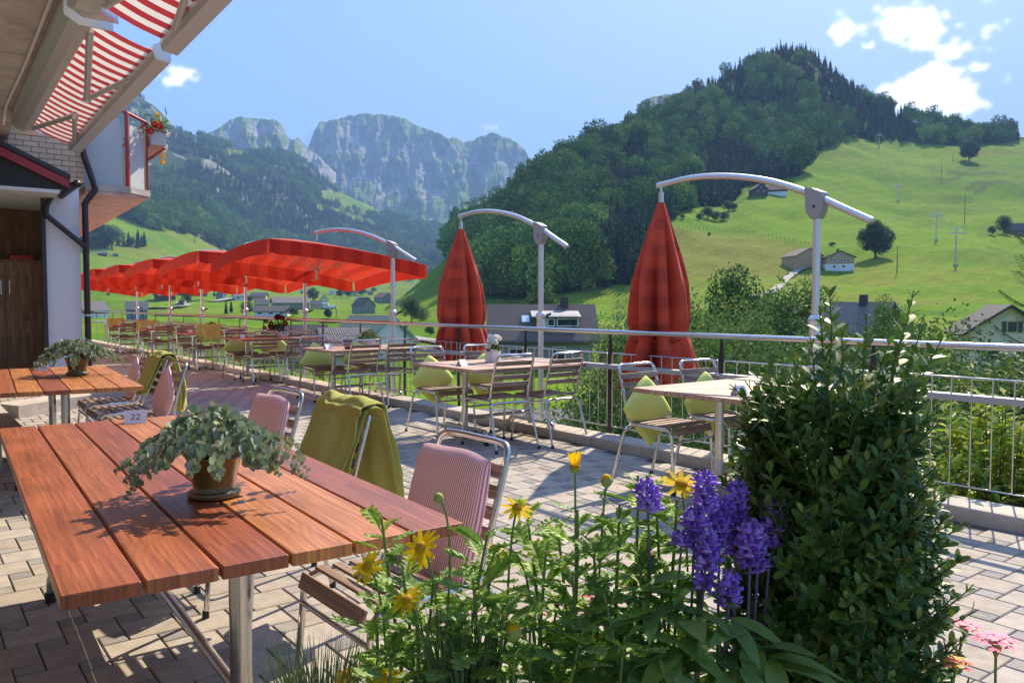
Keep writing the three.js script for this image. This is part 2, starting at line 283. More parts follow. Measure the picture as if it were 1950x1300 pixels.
const hillMesh = mesh('hillside', terrainMesh(hill, 700, 2600, 330, 24, (p, px, s) => {
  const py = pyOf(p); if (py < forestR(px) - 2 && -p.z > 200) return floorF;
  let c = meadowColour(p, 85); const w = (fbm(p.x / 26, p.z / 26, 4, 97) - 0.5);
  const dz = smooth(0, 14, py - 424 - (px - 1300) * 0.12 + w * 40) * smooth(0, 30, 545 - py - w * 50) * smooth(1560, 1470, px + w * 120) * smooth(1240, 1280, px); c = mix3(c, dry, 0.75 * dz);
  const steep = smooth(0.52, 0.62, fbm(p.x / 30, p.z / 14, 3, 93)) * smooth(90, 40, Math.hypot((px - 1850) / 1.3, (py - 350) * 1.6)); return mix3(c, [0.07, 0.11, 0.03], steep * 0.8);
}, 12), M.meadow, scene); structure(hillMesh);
const groundSheet = mesh('ground', (() => { const g = new THREE.CircleGeometry(9000, 64); g.rotateX(-Math.PI / 2); g.translate(0, -24, 0); return g; })(), std(lin(0.09, 0.15, 0.03), 0.95), scene); structure(groundSheet);

// far massif with limestone cliffs
const rock = [0.27, 0.262, 0.25], rockD = [0.155, 0.15, 0.145], alpGreen = [0.10, 0.17, 0.032];
function massif(name, outline, prof, D0, D1, py0, cliff, k, nx, ny) {
  const ol = edgeFn(outline), x0 = outline[0][0], x1 = outline[outline.length - 1][0], cf = edgeFn(cliff);
  const pos = [], col = [], uv = [], idx = [];
  for (let j = 0; j <= ny; j++) for (let i = 0; i <= nx; i++) {
    const px = x0 + (x1 - x0) * i / nx, t = j / ny, topY = ol(px) + (fbm(px / 9, 3, 4, k) - 0.5) * 7, cy = Math.max(topY + 6, cf(px) + (fbm(px / 14, 7, 3, k + 1) - 0.5) * 26);
    // t: 0 base .. 0.5 foot of the cliff .. 0.92 brow .. 1 summit and back
    let D, py; const lo = D0 + (D1 - D0) * 0.62;
    if (t < 0.5) { const f = t / 0.5; py = py0 + (cy - py0) * Math.pow(f, 0.9); D = D0 + (lo - D0) * f; } else if (t < 0.94) { const f = (t - 0.5) / 0.44; py = cy + (topY - cy) * f; D = lo + (D1 - lo) * Math.pow(f, 1.2) * 0.75; } else { const f = (t - 0.94) / 0.06; py = topY + 26 * f * f; D = lo + (D1 - lo) * (0.75 + f * 2.2); }
    const rib = fbm(px / 22, py / 60 + 3, 5, k + 5), gully = Math.abs(fbm(px / 40 + py / 150, py / 90, 4, k + 9) - 0.5) * 2, band = fbm(px / 70 + py / 40, (py - px * 0.12) / 11, 3, k + 12);
    const cl = t < 0.5 ? smooth(0.1, 0.5, t) : 1; D += cl * ((rib - 0.5) * 620 - (1 - gully) * 260 + (band - 0.5) * 70) * (t > 0.94 ? 0.2 : 1);
    const p = at(px, py, D); pos.push(p.x, p.y, p.z); uv.push(px / 60, py / 60);
    const g = fbm(px / 26 + py / 60, py / 20, 5, k + 20), r1 = fbm(px / 7, py / 22, 4, k + 25); const steep = t < 0.5 ? 0.24 + 0.28 * smooth(0.2, 0.5, t) : t > 0.88 ? 0.30 : 0.585;
    const isRock = smooth(0.46, 0.54, steep + (rib - 0.5) * 1.1 + (g - 0.5) * 0.9 + (band - 0.5) * 0.35); const rc = mix3(rockD, rock, smooth(0.25, 0.7, r1 * 0.6 + band * 0.4)); const wood = t < 0.45 && fbm(px / 12, py / 9, 4, k + 31) > 0.47 + t * 0.35; col.push(...mix3(wood ? [0.03, 0.055, 0.02] : mix3(alpGreen, [0.13, 0.17, 0.05], g), rc, wood ? isRock * 0.3 : isRock));
  }
  for (let j = 0; j < ny; j++) for (let i = 0; i < nx; i++) { const a = j * (nx + 1) + i, b = a + nx + 1; idx.push(a, a + 1, b, b, a + 1, b + 1); }
  const g = new THREE.BufferGeometry(); g.setAttribute('position', new THREE.Float32BufferAttribute(pos, 3)); g.setAttribute('color', new THREE.Float32BufferAttribute(col, 3)); g.setAttribute('uv', new THREE.Float32BufferAttribute(uv, 2)); g.setIndex(idx); g.computeVertexNormals();
  const m = mesh(name, g, M.mountain, scene); return structure(m);
}
massif('cliff_mountain', [[560, 300], [585, 284], [590, 272], [598, 248], [608, 232], [640, 228], [662, 220], [700, 217], [760, 221], [776, 228], [800, 240], [830, 250], [850, 262], [872, 262], [882, 273], [905, 264], [935, 253], [962, 258], [990, 275], [1008, 298], [1025, 320], [1050, 348], [1090, 390], [1160, 430]], null, 3300, 5000, 470, [[560, 320], [600, 330], [700, 330], [800, 350], [900, 370], [1000, 390], [1100, 420]], 101, 420, 170);
massif('rock_knob', [[330, 272], [370, 262], [395, 252], [420, 240], [440, 228], [458, 222], [490, 224], [520, 227], [535, 236], [546, 258], [556, 266], [568, 262], [580, 276], [600, 290], [640, 330]], null, 3000, 4300, 380, [[330, 290], [430, 270], [480, 268], [540, 285], [600, 310]], 131, 240, 110);
massif('far_ridge', [[1040, 340], [1080, 292], [1100, 276], [1130, 262], [1180, 246], [1210, 238], [1214, 205], [1222, 194], [1245, 184], [1275, 178], [1330, 182], [1420, 200]], null, 1700, 2500, 360, [[1040, 345], [1100, 300], [1205, 252], [1215, 232], [1300, 230], [1420, 250]], 151, 200, 80);

// ------------------------------------------------------------------ trees: shapes for the woods
function coniferGeo(h, r, layers, per, k, base = [0.030, 0.062, 0.030]) {
  const L = new Leaves();
  for (let i = 0; i < layers; i++) {
    const t = i / layers, y = h * (0.08 + 0.9 * t), rad = r * Math.pow(1 - t, 0.85) * rr(0.8, 1.15) + 0.12; const n = Math.max(4, Math.round(per * (1 - t * 0.6)));
    for (let q = 0; q < n; q++) { const a = (q + rr(0, 1)) / n * 2 * Math.PI + i, rl = rad * rr(0.65, 1.2), d = V3(Math.cos(a), 0, Math.sin(a)), s = V3(-Math.sin(a), 0, Math.cos(a)), w = rl * rr(0.3, 0.5), o = V3(0, y + h * 0.05, 0), tip = d.clone().multiplyScalar(rl).setY(y - h * rr(0.02, 0.07)), c = tone(base, 0.35, 0.12), m = d.clone().multiplyScalar(rl * 0.55).setY(y + rl * 0.02); L.tri(o, m.clone().addScaledVector(s, w), tip, c); L.tri(o, tip, m.clone().addScaledVector(s, -w), c); }
  }
  L.tri(V3(0, h, 0), V3(r * 0.1, h * 0.86, 0), V3(-r * 0.1, h * 0.86, 0), base); L.tri(V3(0, h, 0), V3(0, h * 0.86, r * 0.1), V3(0, h * 0.86, -r * 0.1), base); return L.build();
}
function broadGeo(h, r, clumps, per, size, base = [0.085, 0.155, 0.036], opts = {}) {
  const L = new Leaves(), lobes = []; const y0 = opts.y0 ?? 0.16, taperTop = opts.taper ?? 0;
  for (let i = 0; i < clumps; i++) { let d = rdir(); const rad = Math.pow(rnd(), 0.45); const yy = d.y * rad; const k = 1 - taperTop * Math.max(0, yy); lobes.push([V3(d.x * rad * r * k * rr(0.85, 1.1), h * (y0 + (1 - y0) * (0.5 + 0.48 * yy)), d.z * rad * r * k * rr(0.85, 1.1)), r * rr(0.2, 0.34), tone(base, 0.2, 0.1)]); }
  for (const [c, cr, bc] of lobes) for (let i = 0; i < per; i++) { const d = rdir(), p = c.clone().addScaledVector(d, cr * Math.pow(rnd(), 0.4)); const up = d.clone().add(V3(0, 0.8, 0)).add(rdir().multiplyScalar(0.7)).normalize(), dir = rdir().addScaledVector(d, 0.6).normalize(); L.add(p, dir, up, size * rr(0.7, 1.3), size * rr(0.5, 0.9), tone(bc, 0.22, 0.08), 0.2); }
  return L.build();
}
M.leaf = new THREE.MeshPhysicalMaterial({ color: 0xffffff, vertexColors: true, roughness: 0.8, specularIntensity: 0.4, transmission: 0.42, thickness: 0, side: THREE.DoubleSide });
M.needle = matte({ side: THREE.DoubleSide, specularIntensity: 0.2 });
M.farLeaf = matte({ side: THREE.DoubleSide, specularIntensity: 0.15 });
M.bark = std(lin(0.10, 0.075, 0.055), 0.95, 0, { bumpMap: T.noise, bumpScale: 0.02 });
seed = 2024;
const forestGeos = { conifer: [coniferGeo(20, 4.3, 15, 9, 1), coniferGeo(21, 3.9, 16, 8, 2), coniferGeo(17, 4.2, 12, 9, 3)], broad: [broadGeo(16, 6.4, 34, 26, 1.25, [0.13, 0.22, 0.05]), broadGeo(14, 6.8, 34, 26, 1.25, [0.18, 0.27, 0.06]), broadGeo(18, 6.4, 34, 26, 1.25, [0.095, 0.18, 0.045])] };
function wood_of(name, label, spots) { // one wood that reads as a mass
  const g = new THREE.Group(); g.name = name; g.userData = { label, category: 'forest', kind: 'stuff' }; scene.add(g);
  const byKind = {}; for (const s of spots) (byKind[s.kind] ??= []).push(s);
  const m4 = new THREE.Matrix4(), q = new THREE.Quaternion(), c = new THREE.Color();
  for (const [kind, list] of Object.entries(byKind)) {
    const [type, v] = kind.split(':'), im = new THREE.InstancedMesh(forestGeos[type][+v], type === 'conifer' ? M.needle : M.farLeaf, list.length); im.name = type === 'conifer' ? numbered('spruces') : numbered('broadleaf_trees'); im.userData.kind = 'stuff'; im.castShadow = im.receiveShadow = true;
    list.forEach((s, i) => { q.setFromAxisAngle(V3(0, 1, 0), rr(0, 6.28)); m4.compose(s.p, q, V3(s.k * rr(0.85, 1.15), s.k * rr(0.85, 1.2), s.k * rr(0.85, 1.15))); im.setMatrixAt(i, m4); const t = rr(0.65, 1.5) * (0.7 + 0.6 * fbm(s.p.x / 45, s.p.z / 45, 2, 55)); im.setColorAt(i, c.setRGB(t * rr(0.85, 1.3), t, t * rr(0.75, 1.05))); });
    g.add(im);
  }
}
{ // wooded hill to the right
  const spots = []; seed = 11;
  for (let n = 0; n < 40000 && spots.length < 5200; n++) {
    const px = rr(850, 1985), s = rr(4.2, 8.15), p = hill.point(px, s), py = pyOf(p), edge = forestR(px) + (fbm(px / 14, 2, 3, 5) - 0.5) * 10;
    if (py > edge || -p.z < 200) continue; if (px > 1690 && (py > 277 || rnd() > 0.34 || (px > 1880 && px < 1893) || (px > 1935))) continue; if (Math.hypot(px - 1132, (py - 378) * 1.2) < 14 && py > 366) continue;
    const con = fbm(p.x / 60, p.z / 60, 3, 17) + (px > 1330 && px < 1420 ? 0.15 : 0) + (px > 1690 ? 0.12 : 0) - (px < 1180 ? 0.12 : 0) + (s > 6.7 ? 0.07 : 0) > 0.53; const small = clamp(1.15 - s * 0.05, 0.55, 1.05) * (px < 1300 && s < 6.5 ? 0.85 : 1);
    p.y -= 0.8; spots.push({ p, kind: con ? `conifer:${Math.floor(rnd() * 3)}` : `broad:${Math.floor(rnd() * 3)}`, k: (con ? rr(0.55, 1.1) : rr(0.75, 1.45) * (px < 1230 ? 1.12 : 1)) * small });
  }
  wood_of('hill_forest', 'dense mixed forest of dark spruce and broadleaf trees covering the pointed hill', spots);
  const far = []; seed = 13;
  for (let n = 0; n < 80000 && far.length < 16000; n++) {
    const px = rr(130, 1100), s = rr(4.4, 8.05), p = valley.point(px, s), py = pyOf(p); if (-p.z < 850 || py > forestL(px) + (fbm(px / 12, 4, 3, 6) - 0.5) * 12 || alp(px, py)) continue; if (fbm(p.x / 130, p.z / 130, 4, 18) > 0.64 && py < 330) continue;
    const con = fbm(p.x / 150, p.z / 150, 3, 19) > 0.52; p.y -= 1; far.push({ p, kind: con ? `conifer:${Math.floor(rnd() * 3)}` : `broad:${Math.floor(rnd() * 3)}`, k: rr(0.85, 1.35) * (con ? 1 : 1.15) });
  }
  wood_of('mountain_forest', 'blue green forest covering the mountain flank beyond the valley on the left', far);
}

// ------------------------------------------------------------------ terrace: paving, kerb, railing
M.paverL = [[0.44, 0.395, 0.335], [0.405, 0.36, 0.30], [0.47, 0.425, 0.365], [0.42, 0.37, 0.305]].map(c => std(lin(...c), 0.92, 0, { map: T.paver, bumpMap: T.grain, bumpScale: 0.0015 }));
M.paverD = [[0.31, 0.295, 0.28], [0.275, 0.262, 0.25], [0.345, 0.325, 0.30]].map(c => std(lin(...c), 0.92, 0, { map: T.paver, bumpMap: T.grain, bumpScale: 0.0015 }));
M.joint = std(lin(0.17, 0.15, 0.11), 1, 0, { map: T.grain });
M.concrete = std(lin(0.60, 0.555, 0.50), 0.92, 0, { map: T.concrete, bumpMap: T.concrete, bumpScale: 0.004 });
M.kerb = std(lin(0.62, 0.555, 0.465), 0.92, 0, { map: T.concrete, bumpMap: T.grain, bumpScale: 0.004 });
M.steel = std(lin(0.62, 0.61, 0.60), 0.28, 1, { bumpMap: T.grain, bumpScale: 0.0001 });
M.tubeSteel = std(lin(0.56, 0.555, 0.55), 0.36, 1, { roughnessMap: T.noise });
M.galva = std(lin(0.46, 0.46, 0.455), 0.5, 1, { roughnessMap: T.noise });
M.greyPaint = std(lin(0.40, 0.395, 0.39), 0.55, 0.1);
M.alu = std(lin(0.66, 0.655, 0.645), 0.42, 0.75);
M.darkMetal = std(lin(0.035, 0.033, 0.035), 0.5, 0.4);
M.rubber = std(lin(0.02, 0.02, 0.021), 0.7);
M.plasticGrey = std(lin(0.30, 0.29, 0.28), 0.55);
function slab(pts, y0, y1) { // upright prism over a plan given in u, v
  const s = new THREE.Shape(pts.map(([u, v]) => { const p = P(u, v); return new THREE.Vector2(p.x, -p.z); })); const g = new THREE.ExtrudeGeometry(s, { depth: y1 - y0, bevelEnabled: false }); g.rotateX(-Math.PI / 2); g.translate(0, y0, 0); return boxUV(g, 1);
}
function uvBox(u0, u1, v0, v1, h0, h1, bevel = 0) { const g = bx(v1 - v0, h1 - h0, u1 - u0, 0, 0, 0, bevel); g.rotateY(A); const c = P((u0 + u1) / 2, (v0 + v1) / 2, (h0 + h1) / 2); return mv(g, c.x, c.y, c.z); }
const floor = new THREE.Group(); floor.name = 'terrace_floor'; structure(floor); scene.add(floor);
mesh('joint_bed', slab([[-4, -3], [31.5, -3], [31.5, 5.14], [-4, 5.14]], -0.30, -0.007), M.joint, floor);
{
  const a = 0.2, b = 0.1, gap = 0.0026, th = 0.06;
  const bev = (s) => { const w = s - gap * 2, e = 0.004, g = new THREE.BufferGeometry(), h = w / 2, i = h - e, pos = [], idx = [0, 2, 1, 0, 3, 2]; for (const [x, z] of [[-i, -i], [i, -i], [i, i], [-i, i]]) pos.push(x, 0, z); for (const [x, z] of [[-h, -h], [h, -h], [h, h], [-h, h]]) pos.push(x, -e, z); for (const [x, z] of [[-h, -h], [h, -h], [h, h], [-h, h]]) pos.push(x, -th, z); for (let k = 0; k < 4; k++) { const n = (k + 1) % 4; idx.push(k, n, 4 + k, n, 4 + n, 4 + k, 4 + k, 4 + n, 8 + k, 4 + n, 8 + n, 8 + k); } g.setAttribute('position', new THREE.Float32BufferAttribute(pos, 3)); g.setIndex(idx); const r = g.toNonIndexed(); r.computeVertexNormals(); return r; };
  const big = [0, 1, 2, 3].map(k => boxUV(bev(a), 1.7, k * 0.37, k * 0.61)), small = [0, 1, 2, 3].map(k => boxUV(bev(b), 1.7, k * 0.29, k * 0.43));
  const list = []; seed = 5;
  for (let i = -40; i < 230; i++) for (let j = -120; j < 120; j++) for (const kind of [0, 1]) {
    const u = i * a - j * b + (kind ? a + b / 2 : a / 2) - 1, v = i * b + j * a + (kind ? b / 2 : a / 2); const s = kind ? b : a; if (v < -2.9 || v > 5.13 - s / 2 + 0.02 || u < -3.5 || u > 31) continue;
    const p = P(u, v); const d = -p.z, px = d > 0.3 ? 975 + F * p.x / d : -999, py = d > 0.3 ? 578 + F * EYE / d : 9999; const seen = d > 0.8 && px > -40 && px < 1990 && py < 1330; const hidden = px > 700 && px < 1790 && py > 930; list.push({ p, kind, size: seen && !hidden ? s / d : 0, d });
  }
  const order = list.filter(q => q.size > 0).sort((x, y) => y.size - x.size), near = new Set(order.slice(0, 300));
  const rest = [[], [], []], matRest = [0, 1, 2];
  for (const q of list) {
    const k = Math.floor(rnd() * 4), turn = A + Math.floor(rnd() * 4) * Math.PI / 2, dy = rr(-0.0012, 0.0012), geo = q.kind ? small[k] : big[k];
    if (near.has(q)) { const m = mesh('paver', geo, (q.kind ? M.paverD : M.paverL)[Math.floor(rnd() * (q.kind ? 3 : 4))], floor); m.position.set(q.p.x, dy, q.p.z); m.rotation.y = turn; m.rotation.x = rr(-0.003, 0.003); }
    else { const g = geo.clone(); g.rotateY(turn); g.translate(q.p.x, dy, q.p.z); const n = g.attributes.position.count, c = new Float32Array(n * 3), mm = q.kind ? M.paverD[Math.floor(rnd() * 3)].color : M.paverL[Math.floor(rnd() * 4)].color; for (let t = 0; t < n; t++) { c[t * 3] = mm.r; c[t * 3 + 1] = mm.g; c[t * 3 + 2] = mm.b; } g.setAttribute('color', new THREE.BufferAttribute(c, 3)); rest[0].push(g); }
  }
  const m = mesh('pavers_beyond', mergeGeometries(rest[0]), std(0xffffff, 0.92, 0, { vertexColors: true, map: T.paver, bumpMap: T.grain, bumpScale: 0.0015 }), floor); m.userData.kind = 'stuff';
}
{ // kerb of long concrete blocks along the edge, on a retaining wall
  const k = thing('terrace_kerb', 'low weathered concrete kerb along the terrace edge below the railing', 'kerb'); seed = 31;
  for (let u = -3.5; u < 31; u += 1.0) { const g = bx(0.29, 0.11, 0.992, 0, 0, 0, 0.012); const m = mesh('kerb_block', g, M.kerb, k); m.position.copy(P(u + 0.5, 5.29 + rr(-0.003, 0.003), 0.030 + rr(-0.003, 0.003))); m.rotation.y = A; }
  const w = structure(mesh('retaining_wall', slab([[-4, 5.15], [31.5, 5.15], [31.5, 5.40], [-4, 5.40]], -6.4, -0.031), M.concrete, scene));
  structure(mesh('terrace_base', slab([[-4, -3], [31.5, -3], [31.5, 5.149], [-4, 5.149]], -6.4, -0.302), M.concrete, scene));
}
{ // railing
  const r = thing('terrace_railing', 'long steel railing with round handrail and thin balusters along the terrace edge', 'railing'); const V = 5.52;
  mesh('handrail', tubePts([P(-2, V, 1.055), P(31.2, V, 1.055)], 0.0235, 16), M.steel, r);
  mesh('middle_bar', uvBox(-2, 31.2, V - 0.075, V + 0.02, 0.70, 0.742, 0.003), M.greyPaint, r);
  const posts = []; for (let u = 5.653 - 1.337 * 5; u < 31.3; u += 1.337) posts.push(u);
  const bal = tube(V3(0, 0.13, 0), V3(0, 0.84, 0), 0.0055, 6);
  posts.forEach((u, i) => {
    const g = poly([[-0.008, 1.04], [0.008, 1.04], [0.022, 0.86], [0.024, -0.05], [-0.03, -0.18], [-0.16, -0.26], [-0.16, -0.30], [0.0, -0.22], [0.034, -0.08], [-0.024, 0.86]].map(([x, y]) => [x, y]), 0.012);
    const g2 = rot(poly([[-0.010, 1.035], [0.010, 1.035], [0.024, 0.84], [0.024, 0.02], [-0.024, 0.02], [-0.024, 0.84]], 0.010), 0, Math.PI / 2, 0), g3 = bx(0.26, 0.05, 0.012, -0.1, -0.02, 0); const m = mesh('post', [g2, mv(g3, 0, -0.02, 0)], M.darkMetal, r); m.position.copy(P(u, V + 0.035)); m.rotation.y = A;
    if (i + 1 < posts.length) {
      const u1 = posts[i + 1], a0 = u + 0.035, a1 = u1 - 0.035;
      mesh('top_rail', tubePts(filletPath([P(a0, V + 0.03, 0.13), P(a0, V + 0.03, 0.845), P(a1, V + 0.03, 0.845), P(a1, V + 0.03, 0.13)], 0.012, 3), 0.0075, 6), M.tubeSteel, r);
      mesh('bottom_rail', tube(P(a0, V + 0.03, 0.128), P(a1, V + 0.03, 0.128), 0.0085, 6), M.tubeSteel, r);
      const n = 10; if (u < 29) for (let k = 1; k < n; k++) { const b = mesh('baluster', bal, M.tubeSteel, r); b.position.copy(P(a0 + (a1 - a0) * k / n, V + 0.03)); }
    }
  });
}
structure(mesh('bank', grid(40, 20, (a, b) => { const u = -6 + 11.5 * a, v = 5.36 + 10 * b; const p = P(u, v); return V3(p.x, -0.16 - 3.6 * smooth(0.05, 0.9, b) - 0.9 * smooth(4.2, 5.5, u) * 3 + (fbm(u * 2, v * 2, 3, 3) - 0.5) * 0.12, p.z); }), std(lin(0.06, 0.055, 0.035), 1, 0, { bumpMap: T.noise, bumpScale: 0.05 }), scene));
structure(mesh('car_park', (() => { const pts = [[900, 742, 57], [1230, 742, 57], [1250, 860, 36], [1000, 860, 36]].map(([px, py, d]) => { const p = at(px, py, d); return new THREE.Vector2(p.x, -p.z); }); const g = new THREE.ShapeGeometry(new THREE.Shape(pts)); g.rotateX(-Math.PI / 2); g.translate(0, -5.85, 0); return g; })(), M.asphalt, scene));
{ // raised stone step and stone bench by the house
  const m = top('stone_step', slab([[10.85, 1.1], [11.35, 1.69], [12.35, 3.2], [12.75, 3.05], [11.75, 1.5], [11.3, 0.9]], 0.001, 0.145), M.kerb, 'low pale stone step edge on the paving behind the far oiled table', 'step');
  const b = thing('stone_bench', 'low pale stone bench beside the far oiled table', 'bench', P(8.2, 0.24), A);
  mesh('bench_top', bx(1.06, 0.09, 1.75, 0, 0.32, 0, 0.008), std(lin(0.56, 0.54, 0.50), 0.9, 0, { map: T.concrete }), b); for (const z of [-0.6, 0.6]) mesh('support', bx(0.8, 0.275, 0.16, 0, 0.1375, z), M.concrete, b);
}

// ------------------------------------------------------------------ hotel building on the left
M.redPaint = std(lin(0.33, 0.028, 0.035), 0.45);
M.plaster = std(lin(0.78, 0.78, 0.80), 0.9, 0, { bumpMap: T.grain, bumpScale: 0.001 });
M.soffit = std(lin(0.72, 0.70, 0.67), 0.8);
M.pinkBoard = std(lin(0.86, 0.62, 0.55), 0.85, 0, { map: T.concrete });
M.brick = [[0.82, 0.585, 0.40], [0.78, 0.55, 0.375], [0.86, 0.62, 0.43]].map(c => std(lin(...c), 0.85, 0, { map: T.concrete }));
M.mortar = std(lin(0.16, 0.11, 0.08), 0.95);
M.panel = std(lin(0.44, 0.47, 0.46), 0.55);
M.pipe = std(lin(0.055, 0.042, 0.045), 0.4, 0.55);
M.cabinet = wood(0.40, 0.25, 0.15, 2, 0.6);
const BU = (u) => 0.028 * (u - 5.4); // the house stands at a slight angle to the railing
const hotel = thing('hotel_building', 'hotel house with concrete soffit, pale brick, white pillar and wooden cabinet recess', 'building');
{
  mesh('ceiling_slab', slab([[-3, -3], [-3, 1.12 + BU(-3)], [14.6, 1.12 + BU(14.6)], [14.6, -3]], 3.72, 4.05), M.concrete, hotel);
  mesh('facade_wall', slab([[-3, -3.3], [14.6, -3.3], [14.6, -3.0], [-3, -3.0]], -0.3, 5), M.plaster, hotel);
  for (let u = 1.5; u < 13; u += 1.9) { const g = uvBox(u, u + 0.006, -2.9, 1.1 + BU(u), 3.717, 3.7195); mesh('board_mark', g, std(lin(0.25, 0.24, 0.22), 0.95), hotel); }
  // end wall facing the terrace: white pillar, brick above
  mesh('pillar', slab([[14.0, 1.83], [14.0, 2.30], [30, 2.62], [30, 2.04], [15.95, 2.035]], -0.02, 3.16), M.plaster, hotel);
  const wall = mesh('brick_wall', slab([[14.012, -3], [14.012, 2.372], [30, 2.75], [30, -3]], 3.18, 6.5), M.mortar, hotel); seed = 77;
  const bl = 0.2, bh = 0.0805, g0 = bx(bl - 0.008, bh - 0.008, 0.02, 0, 0, 0, 0.002), g1 = bx(bl / 2 - 0.008, bh - 0.008, 0.02, 0, 0, 0, 0.002);
  for (let r = 0; r < 15; r++) for (let c = 0; c < 9; c++) { const v = 2.375 - bl / 2 - c * bl - (r % 2 ? bl / 2 : 0), h = 3.19 + bh / 2 + r * bh; if (h < 3.16 + (2.2 - v) * 0.32 || h > 4.3) continue; const m = mesh('brick', g0, M.brick[Math.floor(rnd() * 3)], wall); m.position.copy(P(14.0, v, h)); m.rotation.y = A; if (r % 2 && !c) { const k = mesh('brick', g1, M.brick[Math.floor(rnd() * 3)], wall); k.position.copy(P(14.0, 2.375 - bl / 4, h)); k.rotation.y = A; } }
  // recess with lean-to roof, lit soffit and cabinet
  mesh('recess_soffit', slab([[13.25, -2], [13.25, 1.93], [15.9, 1.99], [15.9, -2]], 2.92, 2.97), M.soffit, hotel);
  for (const [u, v] of [[13.75, 1.45], [14.25, 1.25], [14.9, 1.1], [14.7, 1.6]]) mesh('spot_lamp_rim', mv(new THREE.CylinderGeometry(0.05, 0.05, 0.012, 20), P(u, v).x, 2.915, P(u, v).z), M.alu, hotel);
  const gr = (pts, d, u, mat, name) => { const g = poly(pts, d); g.rotateY(A); const c = P(u, 0); mv(g, c.x, 0, c.z); return mesh(name, g, mat, hotel); };
  gr([[-1, 4.42], [1.22, 3.40], [2.03, 3.03], [2.03, 2.975], [-1, 2.975]], 0.05, 13.28, M.rubber, 'gable_board');
  gr([[-1, 4.52], [2.05, 3.12], [2.05, 3.0], [-1, 4.38]], 0.04, 13.225, M.redPaint, 'gable_trim');
  gr([[-1, 4.60], [2.06, 3.195], [2.06, 3.125], [-1, 4.53]], 0.85, 13.6, M.pipe, 'lean_to_roof');
  mesh('gutter', tubePts([P(13.15, 2.14, 3.07), P(14.0, 2.06, 2.98), P(15.2, 2.02, 2.82)], 0.055, 10), M.pipe, hotel);
  const cab = mesh('cabinet', uvBox(15.62, 15.9, -1.5, 1.99, 0, 2.06), M.cabinet, hotel);
  for (let k = 0; k < 5; k++) { const d = mesh('cabinet_door', uvBox(15.585, 15.612, 2.0 - (k + 1) * 0.56 + 0.006, 2.0 - k * 0.56 - 0.006, 0.06, 2.02, 0.003), M.cabinet, cab); }
  for (const v of [1.38, 1.50, 0.26, 0.38]) mesh('door_handle', uvBox(15.555, 15.567, v - 0.006, v + 0.006, 1.48, 1.72), M.steel, cab);
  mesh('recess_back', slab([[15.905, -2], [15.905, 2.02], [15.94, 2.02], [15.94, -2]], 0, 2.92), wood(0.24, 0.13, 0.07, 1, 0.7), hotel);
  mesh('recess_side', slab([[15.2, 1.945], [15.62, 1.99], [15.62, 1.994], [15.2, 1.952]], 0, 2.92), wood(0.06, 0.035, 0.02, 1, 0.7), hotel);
  mesh('corner_strip', uvBox(13.93, 13.99, 1.775, 1.83, -0.01, 2.91), M.pipe, hotel);
  const bl2 = top('table_sign_box', uvBox(15.60, 15.75, 1.52, 1.86, 2.062, 2.13), std(lin(0.45, 0.03, 0.035), 0.5), 'small red box lying on the wooden cabinet', 'box');
  // down pipes
  mesh('down_pipe', tubePts(filletPath([P(13.9, 2.30, 4.0), P(13.9, 2.36, 3.62), P(13.9, 2.52, 3.10), P(13.92, 2.40, 2.93), P(13.92, 2.365, 2.86), P(13.92, 2.365, -0.02)], 0.05), 0.046, 12), M.pipe, hotel);
  for (const h of [2.86, 2.12, 1.15]) mesh('pipe_clip', mv(new THREE.CylinderGeometry(0.052, 0.052, 0.03, 14), P(13.92, 2.365).x, h, P(13.92, 2.365).z), h < 1.5 ? M.steel : M.pipe, hotel);
  mesh('branch_pipe', tubePts(filletPath([P(13.9, 1.93, 2.98), P(13.88, 1.83, 2.78), P(13.88, 1.83, 2.66), P(13.9, 2.36, 2.20)], 0.05), 0.04, 10), M.pipe, hotel);
  mesh('ceiling_conduit', tubePts([P(2, 0.80, 3.70), P(7.2, 1.03, 3.70), P(9.3, 1.09, 3.70), P(11.4, 1.12, 3.70), P(12.1, 1.15, 3.6)], 0.016, 8), M.soffit, hotel);
}
